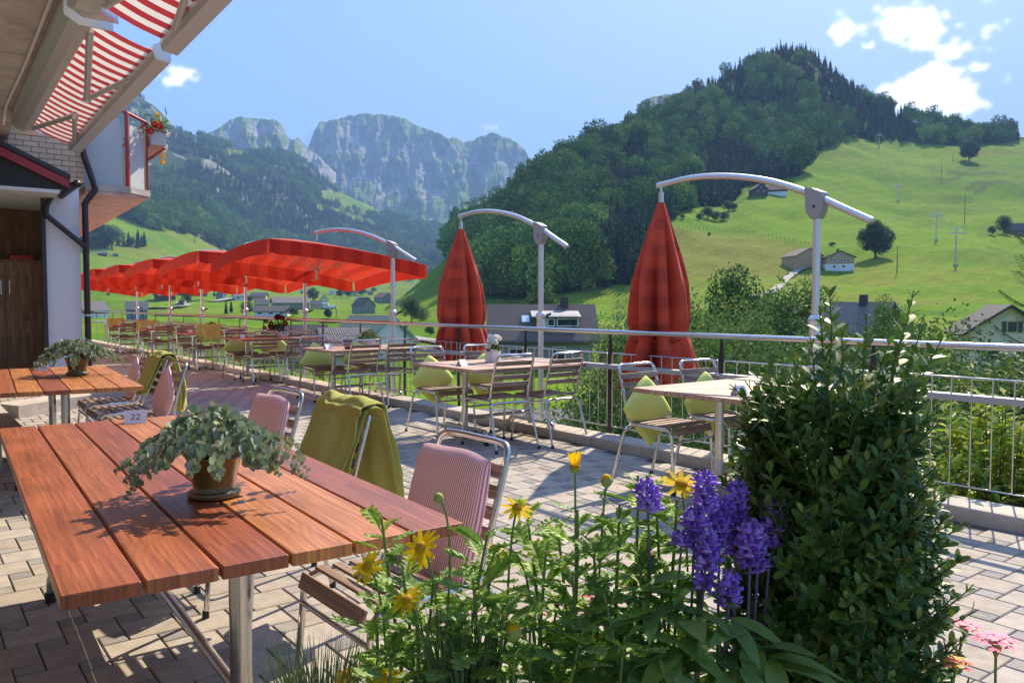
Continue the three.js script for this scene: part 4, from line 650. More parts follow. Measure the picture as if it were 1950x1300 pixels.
function openParasol(u, label, tiltU = 0.077, tiltV = 0.116, ang = 0.29) {
  const t = thing('open_parasol', label, 'parasol', P(u, 5.85), A, 'open red parasols'), dir = V3(-Math.sin(ang), 0, -Math.cos(ang)), D = parasolPost(t, dir), c = D(1.68, 0), s = 1.27;
  mesh('hanger', tube(V3(c.x, 2.46, c.z), V3(c.x, 2.34, c.z), 0.02, 10), M.steel, t);
  const top0 = 2.29, K = (x, z) => V3(c.x + x, top0 - 0.20 * Math.max(Math.abs(x), Math.abs(z)) / s - 0.11 * (x * x + z * z) / (2 * s * s) - tiltV * x + tiltU * z, c.z + z);
  const tilt = (x, y, z) => V3(c.x + x, top0 + y - tiltV * x + tiltU * z, c.z + z);
  // local z = -u so the far side dips
  const bandCol = x => (Math.floor((x + s) / (s / 8) + 16) % 2 ? redA : redB);
  const colour = (geo, fx) => { const p = geo.attributes.position, col = []; for (let i = 0; i < p.count; i += 3) { const x = (p.getX(i) + p.getX(i + 1) + p.getX(i + 2)) / 3 - c.x, cc = bandCol(x); for (let q = 0; q < 3; q++) col.push(...cc); } geo.setAttribute('color', new THREE.Float32BufferAttribute(col, 3)); return geo; };
  mesh('canopy', colour(grid(48, 32, (a, b) => K((a * 2 - 1) * s, (b * 2 - 1) * s)).toNonIndexed()), M.redCloth, t);
  for (let e = 0; e < 4; e++) { const pt = f => e === 0 ? [(f * 2 - 1) * s, s] : e === 1 ? [s, (1 - f * 2) * s] : e === 2 ? [(1 - f * 2) * s, -s] : [-s, (f * 2 - 1) * s]; const outw = e === 0 ? [0, 1] : e === 1 ? [1, 0] : e === 2 ? [0, -1] : [-1, 0]; const gg = grid(48, 3, (a, b) => { const [x, z] = pt(clamp(a, 0.004, 0.996)), q = K(x, z); const dd = 0.205 * b * (a < 0.03 || a > 0.97 ? 0.9 : 1); q.y -= dd + 0.004; q.x += outw[0] * (0.012 * Math.sin(b * 2.2) + 0.008 * b * Math.sin(a * 20)); q.z += outw[1] * (0.012 * Math.sin(b * 2.2) + 0.008 * b * Math.sin(a * 20)); return q; }).toNonIndexed(); mesh('valance', colour(gg), M.redCloth, t); }
  const hub = tilt(0, -0.43, 0); mesh('mast', [tube(tilt(0, 0, 0), tilt(0, -0.58, 0), 0.02, 10), mv(new THREE.SphereGeometry(0.035, 12, 8), hub.x, hub.y, hub.z)], M.alu, t);
  const cr = tilt(0, -0.57, 0); mesh('crank_handle', tubePts([cr, cr.clone().add(V3(-0.13, -0.02, 0.09))], 0.012, 8), M.alu, t);
  for (let i = 0; i < 8; i++) { const a = i * Math.PI / 4, x = Math.round(Math.cos(a) * 1.2) * s, z = Math.round(Math.sin(a) * 1.2) * s; const ends = []; for (let q = 0; q <= 6; q++) { const w = K(x * q / 6 * 0.985, z * q / 6 * 0.985); w.y -= 0.018; ends.push(w); } const rb = mesh('rib', tubePts(ends, 0.009, 6), M.alu, t); const mid = K(x * 0.52, z * 0.52); mid.y -= 0.02; mesh('strut', tube(hub, mid, 0.007, 6), M.alu, rb); }
  return t;
}
['open red parasol nearest the closed ones, largest of the row', 'second open red parasol counted from the closed ones', 'third open red parasol counted from the closed ones', 'fourth open red parasol counted from the closed ones', 'fifth open red parasol counted from the closed ones', 'farthest open red parasol, beside the down pipe'].forEach((l, i) => openParasol([10.52, 13.75, 16.84, 19.9, 22.7, 26.4][i], l));

// ------------------------------------------------------------------ number cards, ashtray
const font = await new FontLoader().loadAsync('fonts/droid/droid_sans_regular.typeface.json');
M.card = std(lin(0.82, 0.82, 0.83), 0.6); M.ink = std(lin(0.03, 0.03, 0.035), 0.6);
function card(u, v, turn, text, label, s = 1) {
  const t = thing('number_card', label, 'sign', P(u, v, 0.7405), A + turn, 'number cards'); const w = 0.10 * s, h = 0.062 * s, d = 0.034 * s;
  const face = (z) => { const g = bx(w, Math.hypot(h, d), 0.0015); g.rotateX(Math.atan2(d, h) * -Math.sign(z)); return mv(g, 0, h / 2, z * d / 2); }; mesh('card_face', face(1), M.card, t); mesh('card_face', face(-1), M.card, t);
  if (text) { const g = new TextGeometry(text, { font, size: 0.03 * s, depth: 0.0005, curveSegments: 4 }); g.computeBoundingBox(); const bb = g.boundingBox; g.translate(-(bb.min.x + bb.max.x) / 2, -(bb.max.y) / 2, 0.0011); g.rotateX(-Math.atan2(d, h)); mv(g, 0, h / 2, d / 2); mesh('digits', g, M.ink, t); }
}
card(4.28, 0.93, -0.25, '22', 'white folded number card reading 22 on the front table'); card(8.2, 1.02, -0.3, '21.2', 'white folded number card reading 21.2 beside the far plant');
card(3.22, 4.33, -0.1, '23', 'folded number card reading 23 behind the box bush', 0.95); card(6.32, 4.25, 0.3, '', 'small folded card on the white flower table'); card(9.75, 4.45, 0.3, '', 'small folded card on the ashtray table'); card(13.8, 4.72, 0.3, '', 'small folded card on the red flower table'); card(17, 4.75, 0.3, '', 'small folded card on the brown pot plant table'); card(20.3, 4.75, 0.3, '', 'small folded card on the second farthest table');
{ const pr = [[0, 0.006], [0.05, 0.006], [0.056, 0.012], [0.062, 0.04], [0.056, 0.042], [0.048, 0.014], [0, 0.012]].map(([x, y]) => new THREE.Vector2(x, y)); const a = top('ashtray', new THREE.LatheGeometry(pr, 24), std(lin(0.09, 0.045, 0.02), 0.25), 'brown round ashtray on the table with the green pot plant', 'ashtray'); a.position.copy(P(9.55, 4.66, 0.736)); }

// ------------------------------------------------------------------ roads and tracks in the valley
function ribbon(name, pts, w, mat, lift = 0.35) {
  const c = new THREE.CatmullRomCurve3(pts), n = pts.length * 10, pos = [], uv = [], idx = [];
  for (let i = 0; i <= n; i++) { const p = c.getPoint(i / n), d = c.getTangent(i / n), s = V3(-d.z, 0, d.x).normalize(); for (const k of [-1, 1]) { pos.push(p.x + s.x * w / 2 * k, p.y + lift, p.z + s.z * w / 2 * k); uv.push(k, i); } if (i < n) { const a = i * 2; idx.push(a, a + 1, a + 2, a + 1, a + 3, a + 2); } }
  const g = new THREE.BufferGeometry(); g.setAttribute('position', new THREE.Float32BufferAttribute(pos, 3)); g.setAttribute('uv', new THREE.Float32BufferAttribute(uv, 2)); g.setIndex(idx); g.computeVertexNormals(); const m = mesh(name, g, mat, scene); m.material.side = THREE.DoubleSide; return structure(m);
}
const onL = (px, py) => valley.locate(px, py), onR = (px, py) => hill.locate(px, py);
ribbon('road', [[262, 596], [290, 590], [335, 587], [352, 582], [345, 577], [362, 573], [400, 575], [440, 571], [478, 568], [520, 568]].map(q => onL(...q)), 6, M.track, 0.6);
ribbon('valley_road', [[300, 602], [360, 603], [430, 606], [500, 609], [560, 611], [640, 616]].map(q => onL(...q)), 6, M.asphalt, 0.5);
ribbon('farm_track', [[700, 618], [735, 632], [780, 645], [840, 656], [900, 668]].map(q => onL(...q)), 3.4, M.track, 0.3);
ribbon('farm_track_001', [[1425, 566], [1470, 557], [1500, 530], [1530, 514], [1560, 512]].map(q => onR(...q)), 3, M.track, 0.4);

// ------------------------------------------------------------------ houses
T.rib = tex(64, 64, (u, v) => 0.5 + 0.5 * Math.sin(u * 2 * Math.PI * 4) * (0.6 + 0.4 * Math.abs(Math.sin(v * Math.PI * 4))));
const roofMat = (r, g, b) => std(lin(r, g, b), 0.85, 0, { map: T.concrete, bumpMap: T.rib, bumpScale: 0.04 });
M.roofGrey = roofMat(0.19, 0.175, 0.17); M.roofBrown = roofMat(0.17, 0.12, 0.10); M.roofDark = roofMat(0.075, 0.07, 0.072); M.roofLight = roofMat(0.34, 0.34, 0.35); M.roofRed = roofMat(0.22, 0.11, 0.085);
M.hWhite = std(lin(0.72, 0.71, 0.68), 0.9); M.hCream = std(lin(0.64, 0.56, 0.38), 0.9); M.hWood = wood(0.34, 0.21, 0.12, 2, 0.8); M.hDark = wood(0.11, 0.075, 0.055, 0, 0.8); M.hNew = wood(0.62, 0.42, 0.23, 0, 0.7); M.hBlue = std(lin(0.16, 0.20, 0.24), 0.9); M.hGreen = std(lin(0.22, 0.25, 0.21), 0.9); M.hRed = wood(0.42, 0.12, 0.06, 2, 0.8); M.hTan = std(lin(0.52, 0.38, 0.22), 0.9);
M.glass = std(lin(0.03, 0.04, 0.05), 0.08, 0.0); M.shutter = std(lin(0.03, 0.075, 0.045), 0.6); M.frameW = std(lin(0.78, 0.78, 0.77), 0.6); M.hGrey = std(lin(0.24, 0.25, 0.235), 0.9);
function house(label, base, turn, w, d, wh, rise, wallM, roofM, o = {}) { // ridge along local x, long side faces local +z
  const h = thing('house', label, 'house', base, turn, o.group ?? 'houses in the valley'), ov = o.over ?? 0.5, low = o.low ?? 1.5;
  const prof = [[-d / 2, -low], [d / 2, -low], [d / 2, wh], [0, wh + rise], [-d / 2, wh]], g = poly(prof, w); g.rotateY(Math.PI / 2); const wall = mesh('wall', g, wallM, h);
  if (o.baseM) mesh('ground_floor', bx(w + 0.06, o.baseH + low, d + 0.06, 0, (o.baseH - low) / 2, 0), o.baseM, h);
  const sl = Math.hypot(d / 2 + ov, rise * (d / 2 + ov) / (d / 2)), an = Math.atan2(rise, d / 2); const roof = mesh('roof', (() => { const r = bx(w + ov * 2, 0.2, sl); const u = r.attributes.uv; r.rotateX(an); return mv(r, 0, wh + rise + 0.16 - Math.sin(an) * sl / 2, Math.cos(an) * sl / 2); })(), roofM, h); mesh('roof', (() => { const r = bx(w + ov * 2, 0.2, sl); r.rotateX(-an); return mv(r, 0, wh + rise + 0.155 - Math.sin(an) * sl / 2, -Math.cos(an) * sl / 2); })(), roofM, h);
  for (const [face, x, y, ww, hh, sh] of o.win ?? []) { // f front long side, g gable on +x, l gable on -x
    const fr = mesh('window', face === 'f' ? bx(ww + 0.2, hh + 0.2, 0.1, 0, 0, 0) : bx(0.1, hh + 0.2, ww + 0.2), o.trim ?? M.frameW, h); fr.position.set(face === 'f' ? x : (face === 'g' ? 1 : -1) * (w / 2 + 0.02), y, face === 'f' ? d / 2 + 0.02 + (o.baseM && y < o.baseH ? 0.03 : 0) : x);
    const p = mesh('pane', face === 'f' ? bx(ww, hh, 0.06) : bx(0.06, hh, ww), M.glass, fr); p.position.set(face === 'f' ? 0 : (face === 'g' ? 0.035 : -0.035), 0, face === 'f' ? 0.035 : 0);
    if (sh) for (const s of [-1, 1]) { const q = mesh('shutter', face === 'f' ? bx(ww * 0.5, hh + 0.1, 0.06) : bx(0.06, hh + 0.1, ww * 0.5), M.shutter, fr); face === 'f' ? q.position.set(s * (ww * 0.78 + 0.1), 0, 0.03) : q.position.set(face === 'g' ? 0.04 : -0.04, 0, s * (ww * 0.78 + 0.1)); }
  }
  if (o.chim) { const c = mesh('chimney', bx(0.7, 1.4, 0.7, o.chim, wh + rise + 0.35, 0.3), o.chimM ?? M.roofDark, roof); }
  return h;
}
const face = (p, off = 0) => Math.atan2(-p.x, -p.z) + off; // turn so that local +z looks at the camera
const winRow = (w, n, y, ww, hh) => Array.from({ length: n }, (_, i) => ['f', -w / 2 + w * (i + 0.5) / n, y, ww, hh]);
function vh(px, py, wpx, hpx, label, wallM, roofM, o = {}) { // house by its foot point in the valley
  const p = (o.right ? onR : onL)(px, py), D = -p.z, w = wpx / F * D, tot = hpx / F * D, ga = o.gable; const wh = tot * (o.wallFrac ?? 0.5), rise = tot - wh;
  const width = ga ? w * 1.2 : w, depth = ga ? w : Math.max(w * 0.6, rise * 2.2); const n = Math.max(1, Math.round(w / 4));
  const win = o.nowin ? [] : ga ? [-1, 1].flatMap(s => [['g', s * depth * 0.22, wh * 0.45, depth * 0.12, wh * 0.28]]).concat([['g', 0, wh + rise * 0.3, depth * 0.12, wh * 0.22]]) : winRow(w, n, wh * 0.5, Math.min(1.4, w / n * 0.4), Math.min(1.5, wh * 0.35));
  return house(label, p, face(p, (ga ? -Math.PI / 2 : 0) + (o.turn ?? 0)), width, depth, wh, rise, wallM, roofM, { win, over: Math.min(0.9, w * 0.06), low: 3, group: o.right ? 'houses on the right hillside' : 'houses in the valley', ...o });
}
vh(174, 605, 46, 30, 'red wooden barn with grey roof beside the down pipe', M.hRed, M.roofGrey, { baseM: M.hWhite, baseH: 1.6, nowin: true, turn: 0.5 });
vh(260, 607, 36, 32, 'blue grey house with steep grey roof behind a parasol post', M.hBlue, M.roofGrey, { gable: false, wallFrac: 0.55 });
vh(314, 571, 32, 18, 'dark timber barn with light roof beside the road', M.hDark, M.roofLight, { turn: 0.4, nowin: true });
vh(333, 560, 12, 18, 'narrow white house behind the dark barn', M.hWhite, M.roofBrown, { gable: true });
vh(352, 563, 24, 15, 'dark roofed farmhouse behind the parasol posts', M.hDark, M.roofBrown, { turn: 0.5 });
vh(380, 563, 24, 13, 'long dark barn with white gable', M.hDark, M.roofBrown, { turn: 0.3, nowin: true });
vh(421, 570, 13, 13, 'small dark blue chalet with white base', M.hBlue, M.roofBrown, { turn: -0.5 });
vh(458, 571, 26, 11, 'low pale farmhouse with grey roof among trees', M.hWhite, M.roofGrey, { turn: 0.3 });
vh(494, 571, 28, 13, 'grey roofed barn on the bright meadow', M.hTan, M.roofGrey, { nowin: true, turn: -0.3 });
vh(498, 588, 25, 17, 'pale green house above the white farm', M.hGreen, M.roofGrey, {});
vh(518, 601, 60, 17, 'long white farm building with dark roof and small windows', M.hWhite, M.roofDark, { turn: -0.15 });
vh(552, 589, 64, 19, 'large grey green barn with wide roof', M.hGreen, M.roofGrey, { nowin: true, turn: 0.15 });
vh(601, 589, 20, 15, 'small tan barn beside the large barn', M.hTan, M.roofGrey, { nowin: true });
vh(617, 578, 16, 16, 'cream house behind the round tree', M.hCream, M.roofBrown, { gable: true });
vh(692, 597, 30, 30, 'grey green gabled house above the building site', M.hGreen, M.roofBrown, { gable: true, turn: 0.5, wallFrac: 0.5 });
vh(687, 574, 20, 8, 'low shed with light metal roof', M.hGrey, M.roofLight, { nowin: true });
vh(731, 577, 25, 17, 'green gabled house with red roof on the slope', M.hGreen, M.roofRed, { gable: true, turn: 0.6 });
[[632, 561], [645, 563], [661, 560], [676, 562], [705, 562], [577, 559], [594, 566], [748, 547]].forEach(([px, py], i) => vh(px, py, [10, 9, 12, 9, 10, 9, 10, 9][i], 7, ['tiny white house far up the valley', 'tiny tan house far up the valley', 'tiny red roofed house far up the valley', 'tiny cream house far up the valley', 'tiny brown house far up the valley', 'tiny grey house far up the valley, leftmost', 'tiny dark house below the parasol edge', 'tiny barn on the far meadow'][i], [M.hWhite, M.hTan, M.hWhite, M.hCream, M.hWood, M.hGrey, M.hDark, M.hWood][i], [M.roofLight, M.roofBrown, M.roofRed, M.roofBrown, M.roofGrey, M.roofGrey, M.roofBrown, M.roofGrey][i], {}));
vh(197, 488, 15, 8, 'small grey hay barn on the left meadow slope', M.hDark, M.roofGrey, { nowin: true });
vh(222, 490 - 2, 9, 5, 'tiny hay barn beside another on the left slope', M.hDark, M.roofGrey, { nowin: true });
// right hillside
vh(1526, 508, 52, 31, 'new pale timber barn on the right meadow', M.hNew, M.roofBrown, { right: true, gable: true, nowin: true, turn: 0.45, wallFrac: 0.55, over: 0.35 });
{ const p = onR(1594, 512), D = -p.z, w = 50 / F * D; house('pale timber chalet with white base beside the round tree', p, face(p, -Math.PI / 2 + 0.15), w * 1.1, w, w * 0.42, w * 0.22, M.hNew, M.roofBrown, { over: 0.7, low: 3, baseM: M.hWhite, baseH: w * 0.16, group: 'houses on the right hillside', trim: M.frameW, chim: 1.5, win: [...[-0.28, -0.17, -0.06, 0.2, 0.3].map(t => ['g', t * w, w * 0.30, w * 0.07, w * 0.075]), ...[-0.12, -0.03, 0.06].map(t => ['g', t * w, w * 0.5, w * 0.06, w * 0.06]), ...[-0.12, 0.2].map(t => ['g', t * w, w * 0.07, w * 0.1, w * 0.07])] }); }
vh(1441, 372, 26, 18, 'dark timber farmhouse at the forest edge', M.hDark, M.roofGrey, { right: true, gable: true, turn: 0.3 });
vh(1476, 371, 36, 16, 'dark barn beside the farmhouse at the forest edge', M.hDark, M.roofBrown, { right: true, nowin: true, baseM: M.hWhite, baseH: 1.2 });
vh(1938, 447, 44, 20, 'farmhouse with wide brown roof at the right photo edge', M.hWood, M.roofBrown, { right: true, wallFrac: 0.35 });
{ const p = onR(1133, 382); house('small white house hidden in the forest', p, face(p, 0.2), 9, 7, 3.6, 2.2, M.hWhite, M.roofLight, { low: 4, group: 'houses on the right hillside', win: winRow(9, 3, 2, 1.1, 1.2) }); }
{ // big house with tiled roof behind the railing
  const p = at(1030, 690, 80); p.y = -6.2; const h = house('large grey house with brown tiled roof and dormer behind the railing', p, 0.02, 9.4, 7.8, 4.2, 3.0, M.hGrey, M.roofBrown, { over: 0.7, low: 1, group: 'houses below the terrace', win: [['f', 1.5, 2.6, 1.1, 1.5], ['f', -2.5, 2.6, 1.4, 1.2], ['l', 0.6, 2.6, 1.0, 1.2]] });
  const w = 4.2, rows = []; const an = Math.atan2(3.0, 3.9), sl = Math.hypot(4.6, 3.54); // courses of roof tiles
  const tg = []; for (let r = 0; r < 17; r++) for (let c = 0; c < 54; c++) { const t = bx(0.185, 0.045, 0.33); t.rotateX(0.06); mv(t, -5.3 + c * 0.2, 0, 0.17 + r * 0.33); tg.push(t); } const tiles = mergeGeometries(tg); tiles.translate(0, 0.13, 0); tiles.rotateX(an); tiles.translate(0, 7.36, 0); const tm = mesh('roof_tiles', tiles, std(lin(0.20, 0.145, 0.12), 0.85, 0, { map: T.concrete }), h); tm.userData.kind = 'stuff';
  const d = mesh('dormer', bx(w, 1.35, 2.6, 1.25, 5.75, 2.35), M.hDark, h); mesh('dormer_roof', rot(bx(w + 0.5, 0.1, 3.4), 0.16, 0, 0).translate(1.25, 6.55, 2.4), std(lin(0.27, 0.265, 0.26), 0.6), d);
  for (const [x, ww] of [[-0.1, 0.7], [0.75, 0.6], [2.2, 1.7], [3.05, 0.5]]) { const f = mesh('window', bx(ww + 0.12, 0.75, 0.08, x, 5.75, 3.66), M.frameW, d); mesh('pane', bx(ww - 0.06, 0.58, 0.05, x, 5.75, 3.69), M.glass, f); }
  mesh('chimney', bx(0.75, 1.3, 0.8, 2.3, 7.5, 0.2), M.roofDark, h); const sk = mesh('skylight', rot(bx(0.75, 0.06, 1.0), an, 0, 0).translate(-1.6, 6.06, 2.06), std(lin(0.75, 0.78, 0.82), 0.12), h);
}
{ const p = at(1900, 690, 78); p.y = -5.2; house('cream house with green shutters and dark gable roof beyond the right hedge', p, face(p, -Math.PI / 2 + 0.2), 9, 6.6, 3.9, 2.3, M.hCream, M.roofDark, { over: 0.7, low: 2, group: 'houses below the terrace', trim: std(lin(0.55, 0.38, 0.14), 0.7), win: [['g', -1.5, 1.9, 0.8, 1.2, true], ['g', 1.3, 1.9, 0.8, 1.2, true], ['g', -0.2, 4.4, 0.7, 0.9, true]] }); }
{ const p = at(1640, 640, 92); p.y = -4.8; house('dark house with grey tiled roof above the hedge', p, face(p, -0.5), 6.4, 6.2, 3.2, 2.9, M.hDark, M.roofGrey, { over: 0.7, low: 2, group: 'houses below the terrace', chim: 0.4, win: [['l', 0, 2, 1, 1.2]] }); }
{ const p = at(1487, 640, 104); p.y = -4.6; house('dark chalet with brown roof half hidden by trees', p, face(p, -0.9), 7, 5, 3.3, 2.2, M.hDark, M.roofBrown, { over: 0.8, low: 2, group: 'houses below the terrace', win: [['l', 0.5, 2, 1, 1.1], ['f', 1, 2, 1, 1.1]] }); }
{ const p = at(655, 690, 84); p.y = -7; house('grey roofed house left of the building site', p, face(p, 0.35), 4.6, 6, 3.4, 2.2, M.hCream, M.roofGrey, { over: 0.6, low: 2, group: 'houses below the terrace', win: [['f', 0, 1.8, 1, 1.2]] }); }
{ const p = at(573, 690, 88); p.y = -7; house('low house with brown tiled roof in front of the white farm', p, face(p, -0.1), 4.6, 6, 3.2, 2.6, M.hTan, M.roofBrown, { over: 0.6, low: 2, group: 'houses below the terrace', win: [['f', 0, 1.6, 1, 1.2]] }); }
{ // house under construction with open roof battens and scaffold
  const p = at(708, 690, 90); p.y = -7.4; const h = house('white wrapped house under construction with open green roof battens and scaffold', p, face(p, -0.95), 7, 6.4, 4.6, 2.6, M.hWhite, std(lin(0.16, 0.38, 0.30), 0.7), { over: 0.5, low: 1, group: 'houses below the terrace', win: [['l', 0.2, 3.0, 1.0, 1.2], ['f', 1, 2, 1, 1.3]] });
  const an = Math.atan2(2.6, 3.2), bat = bx(8.1, 0.1, 0.12), raf = bx(0.12, 0.08, 4.6); for (let i = 0; i < 12; i++) for (const s of [-1, 1]) { const b = mesh('roof_batten', bat, M.hNew, h); const t = 0.25 + i * 0.36; b.position.set(0, 7.2 - Math.sin(an) * t + 0.33, s * Math.cos(an) * t); b.rotation.x = s * an; }
  for (let i = 0; i < 4; i++) for (const s of [-1, 1]) mesh('scaffold_pole', tube(V3(-4.6 + (i % 2) * 0.9, -1, -3.6 + i * 2.3), V3(-4.6 + (i % 2) * 0.9, 6.3, -3.6 + i * 2.3), 0.05, 6), M.galva, h); for (const y of [1.4, 3.4, 5.4]) mesh('scaffold_deck', bx(1, 0.08, 8, -4.2, y, 0), M.hNew, h);
}
{ // wrapped bales
  const p0 = onL(622, 590); const bg = new THREE.CylinderGeometry(1.1, 1.1, 1.6, 10).rotateZ(Math.PI / 2), bm = std(lin(0.50, 0.62, 0.60), 0.4); for (let i = 0; i < 9; i++) { const b = top('silage_bale', bg, bm, 'pale green wrapped silage bale stacked on the meadow beside the tan barn', 'bale', 'wrapped bales on the meadow'); b.position.copy(p0).add(V3((i % 6) * 2.0 - 5 + (i > 5 ? 1 : 0), i > 5 ? 2.6 : 0.9, 0)); }
}
// ------------------------------------------------------------------ lift pylons, poles
{
  const pyl = [[1668, 282, 26], [1706, 384, 32], [1780, 460, 54], [1818, 506, 72]].map(([px, py, hp]) => { const p = onR(px, py), h = hp / F * -p.z; return { p, h }; });
  pyl.forEach(({ p, h }, i) => { const t = thing('lift_pylon', ['lift pylon below the ridge forest, farthest up the meadow', 'lift pylon in the middle of the meadow', 'lift pylon second from the bottom of the meadow', 'lift pylon lowest and largest on the meadow'][i], 'pylon', p, face(p), 'ski lift pylons'); mesh('mast', taper(V3(0, -0.5, 0), V3(0, h, 0), 0.32, 0.2), M.galva, t); mesh('cross_arm', bx(h * 0.42, 0.35, 0.35, 0, h * 0.86, 0), M.galva, t); mesh('cross_arm', bx(h * 0.32, 0.25, 0.25, 0, h * 0.985, 0), M.alu, t); mesh('footing', bx(1.6, 0.7, 1.6, 0, 0.2, 0), M.kerb, t); });
  for (let i = 0; i < 3; i++) for (const s of [-1, 1]) { const a = pyl[i].p.clone().add(V3(s * pyl[i].h * 0.2, pyl[i].h * 0.9, 0)), b = pyl[i + 1].p.clone().add(V3(s * pyl[i + 1].h * 0.2, pyl[i + 1].h * 0.9, 0)), m = a.clone().lerp(b, 0.5); m.y -= 1.5; top('lift_cable', tubePts(new THREE.QuadraticBezierCurve3(a, m, b).getPoints(12), 0.012, 4), M.galva, `thin lift cable between two pylons on the meadow, ${['upper', 'middle', 'lower'][i]} span, ${s < 0 ? 'left' : 'right'} side`, 'cable', 'lift cables'); }
  [[1787, 343, 40], [1808, 308, 18], [1833, 427, 56], [1707, 521, 50], [1428, 352, 18]].forEach(([px, py, hp], i) => { const p = onR(px, py), h = hp / F * -p.z; const t = top('wooden_pole', taper(V3(0, -0.5, 0), V3(0, h, 0), 0.16, 0.11), M.hDark, ['thin wooden pole above the scarred slope', 'thin pole beside the upper round tree', 'thin wooden pole right of the pylons', 'thin wooden pole right of the round tree', 'thin pole above the forest edge farmhouse'][i], 'pole', 'wooden poles'); t.position.copy(p); });
  [[340, 590, 12], [553, 598, 14], [640, 605, 26], [430, 600, 16]].forEach(([px, py, hp], i) => { const p = onL(px, py), h = hp / F * -p.z; const t = top('wooden_pole', taper(V3(0, -0.5, 0), V3(0, h, 0), 0.14, 0.1), M.hDark, ['dark pole beside the winding road', 'dark pole beside the white farm', 'tall dark pole left of the building site', 'dark pole beside the dark conifers'][i], 'pole', 'wooden poles'); t.position.copy(p); });
}

// ------------------------------------------------------------------ single trees
seed = 404;
function trunkGeo(h, r, r0, k) { const g = [tubePts([V3(0, -0.4, 0), V3(rr(-0.05, 0.05) * h, h * 0.35, 0), V3(rr(-0.06, 0.06) * h, h * 0.78, rr(-0.04, 0.04) * h)], t => r0 * (1.2 - t), 8)]; for (let i = 0; i < 7; i++) { const a = i * 2.4 + k, y = h * (0.28 + i * 0.07); g.push(taper(V3(0, y, 0), V3(Math.cos(a) * r * 0.6, y + h * 0.22, Math.sin(a) * r * 0.6), r0 * 0.4, r0 * 0.1, 5)); } return merge(g); }
const treeKinds = {
  round: { crown: broadGeo(14, 5.2, 200, 80, 0.6, [0.055, 0.105, 0.026], { y0: 0.14, taper: 0.45 }), trunk: trunkGeo(14, 6, 0.4, 1), h: 14, r: 6 },
  airy: { crown: broadGeo(7.5, 2.6, 135, 145, 0.135, [0.13, 0.22, 0.05], { y0: 0.1 }), trunk: trunkGeo(7.5, 2.6, 0.1, 2), h: 7.5, r: 2.6 },
  airyB: { crown: broadGeo(7.8, 2.2, 130, 140, 0.13, [0.11, 0.20, 0.048], { y0: 0.06, taper: 0.45 }), trunk: trunkGeo(7.8, 2.2, 0.09, 3), h: 7.8, r: 2.2 },
  shrub: { crown: broadGeo(6.8, 3.2, 145, 140, 0.13, [0.085, 0.16, 0.04], { y0: 0 }), trunk: trunkGeo(6.8, 3.2, 0.07, 4), h: 6.8, r: 3.2 },
  silver: { crown: broadGeo(7.4, 3.4, 140, 130, 0.15, [0.15, 0.23, 0.09], { y0: 0 }), trunk: trunkGeo(7.4, 3.4, 0.1, 5), h: 7.4, r: 3.4 },
  mid: { crown: broadGeo(12, 4.6, 80, 60, 0.5, [0.07, 0.13, 0.034], { y0: 0.08, taper: 0.3 }), trunk: trunkGeo(12, 4.6, 0.3, 6), h: 12, r: 4.6 },
  spruce: { crown: coniferGeo(18, 3.4, 22, 13, 7, [0.028, 0.058, 0.026]), trunk: taper(V3(0, -0.5, 0), V3(0, 15, 0), 0.28, 0.05), h: 18, r: 3.4, needle: true },
};
const treeProto = {};
function tree(kind, p, h, label, group, wide = 1, name = 'tree') {
  const K = treeKinds[kind], t = thing(name, label, 'tree', p, rr(0, 6.28), group); mesh('trunk', K.trunk, M.bark, t); mesh('crown', K.crown, K.needle ? M.needle : M.leaf, t); const s = h / K.h; t.scale.set(s * wide, s, s * wide); return t;
}
const gM = 'single trees on the right meadow', gV = 'single trees in the valley', gN = 'trees below the terrace';
function fieldTree(kind, px, py, hpx, label, group, right = false, wide = 1) { const p = (right ? onR : onL)(px, py); return tree(kind, p, hpx / F * -p.z, label, group, wide); }
fieldTree('round', 1666, 493, 72, 'large round dark tree beside the timber chalet, casting a round shadow', gM, true, 1.06);
fieldTree('round', 1838, 308, 38, 'round tree standing high on the right meadow', gM, true, 1.1);
fieldTree('mid', 1908, 447, 38, 'tree beside the farmhouse at the right edge', gM, true, 1); fieldTree('mid', 1885, 448, 18, 'small bush beside the farmhouse at the right edge', gM, true, 1);
fieldTree('mid', 1583, 470, 9, 'dark bush above the timber chalet', gM, true, 1.9); fieldTree('mid', 1349, 450, 8, 'lone small bush in the dry pasture', gM, true, 1.2);
[[1285, 416, 16], [1298, 419, 9], [1330, 420, 14], [1345, 418, 24], [1362, 422, 20], [1378, 421, 18], [1384, 404, 22], [1396, 402, 14]].forEach(([px, py, h], i) => fieldTree('mid', px, py, h, `green bush in the hedge below the forest edge, number ${['one', 'two', 'three', 'four', 'five', 'six', 'seven', 'eight'][i]} from the left`, 'hedge bushes below the forest', true, 1.3));
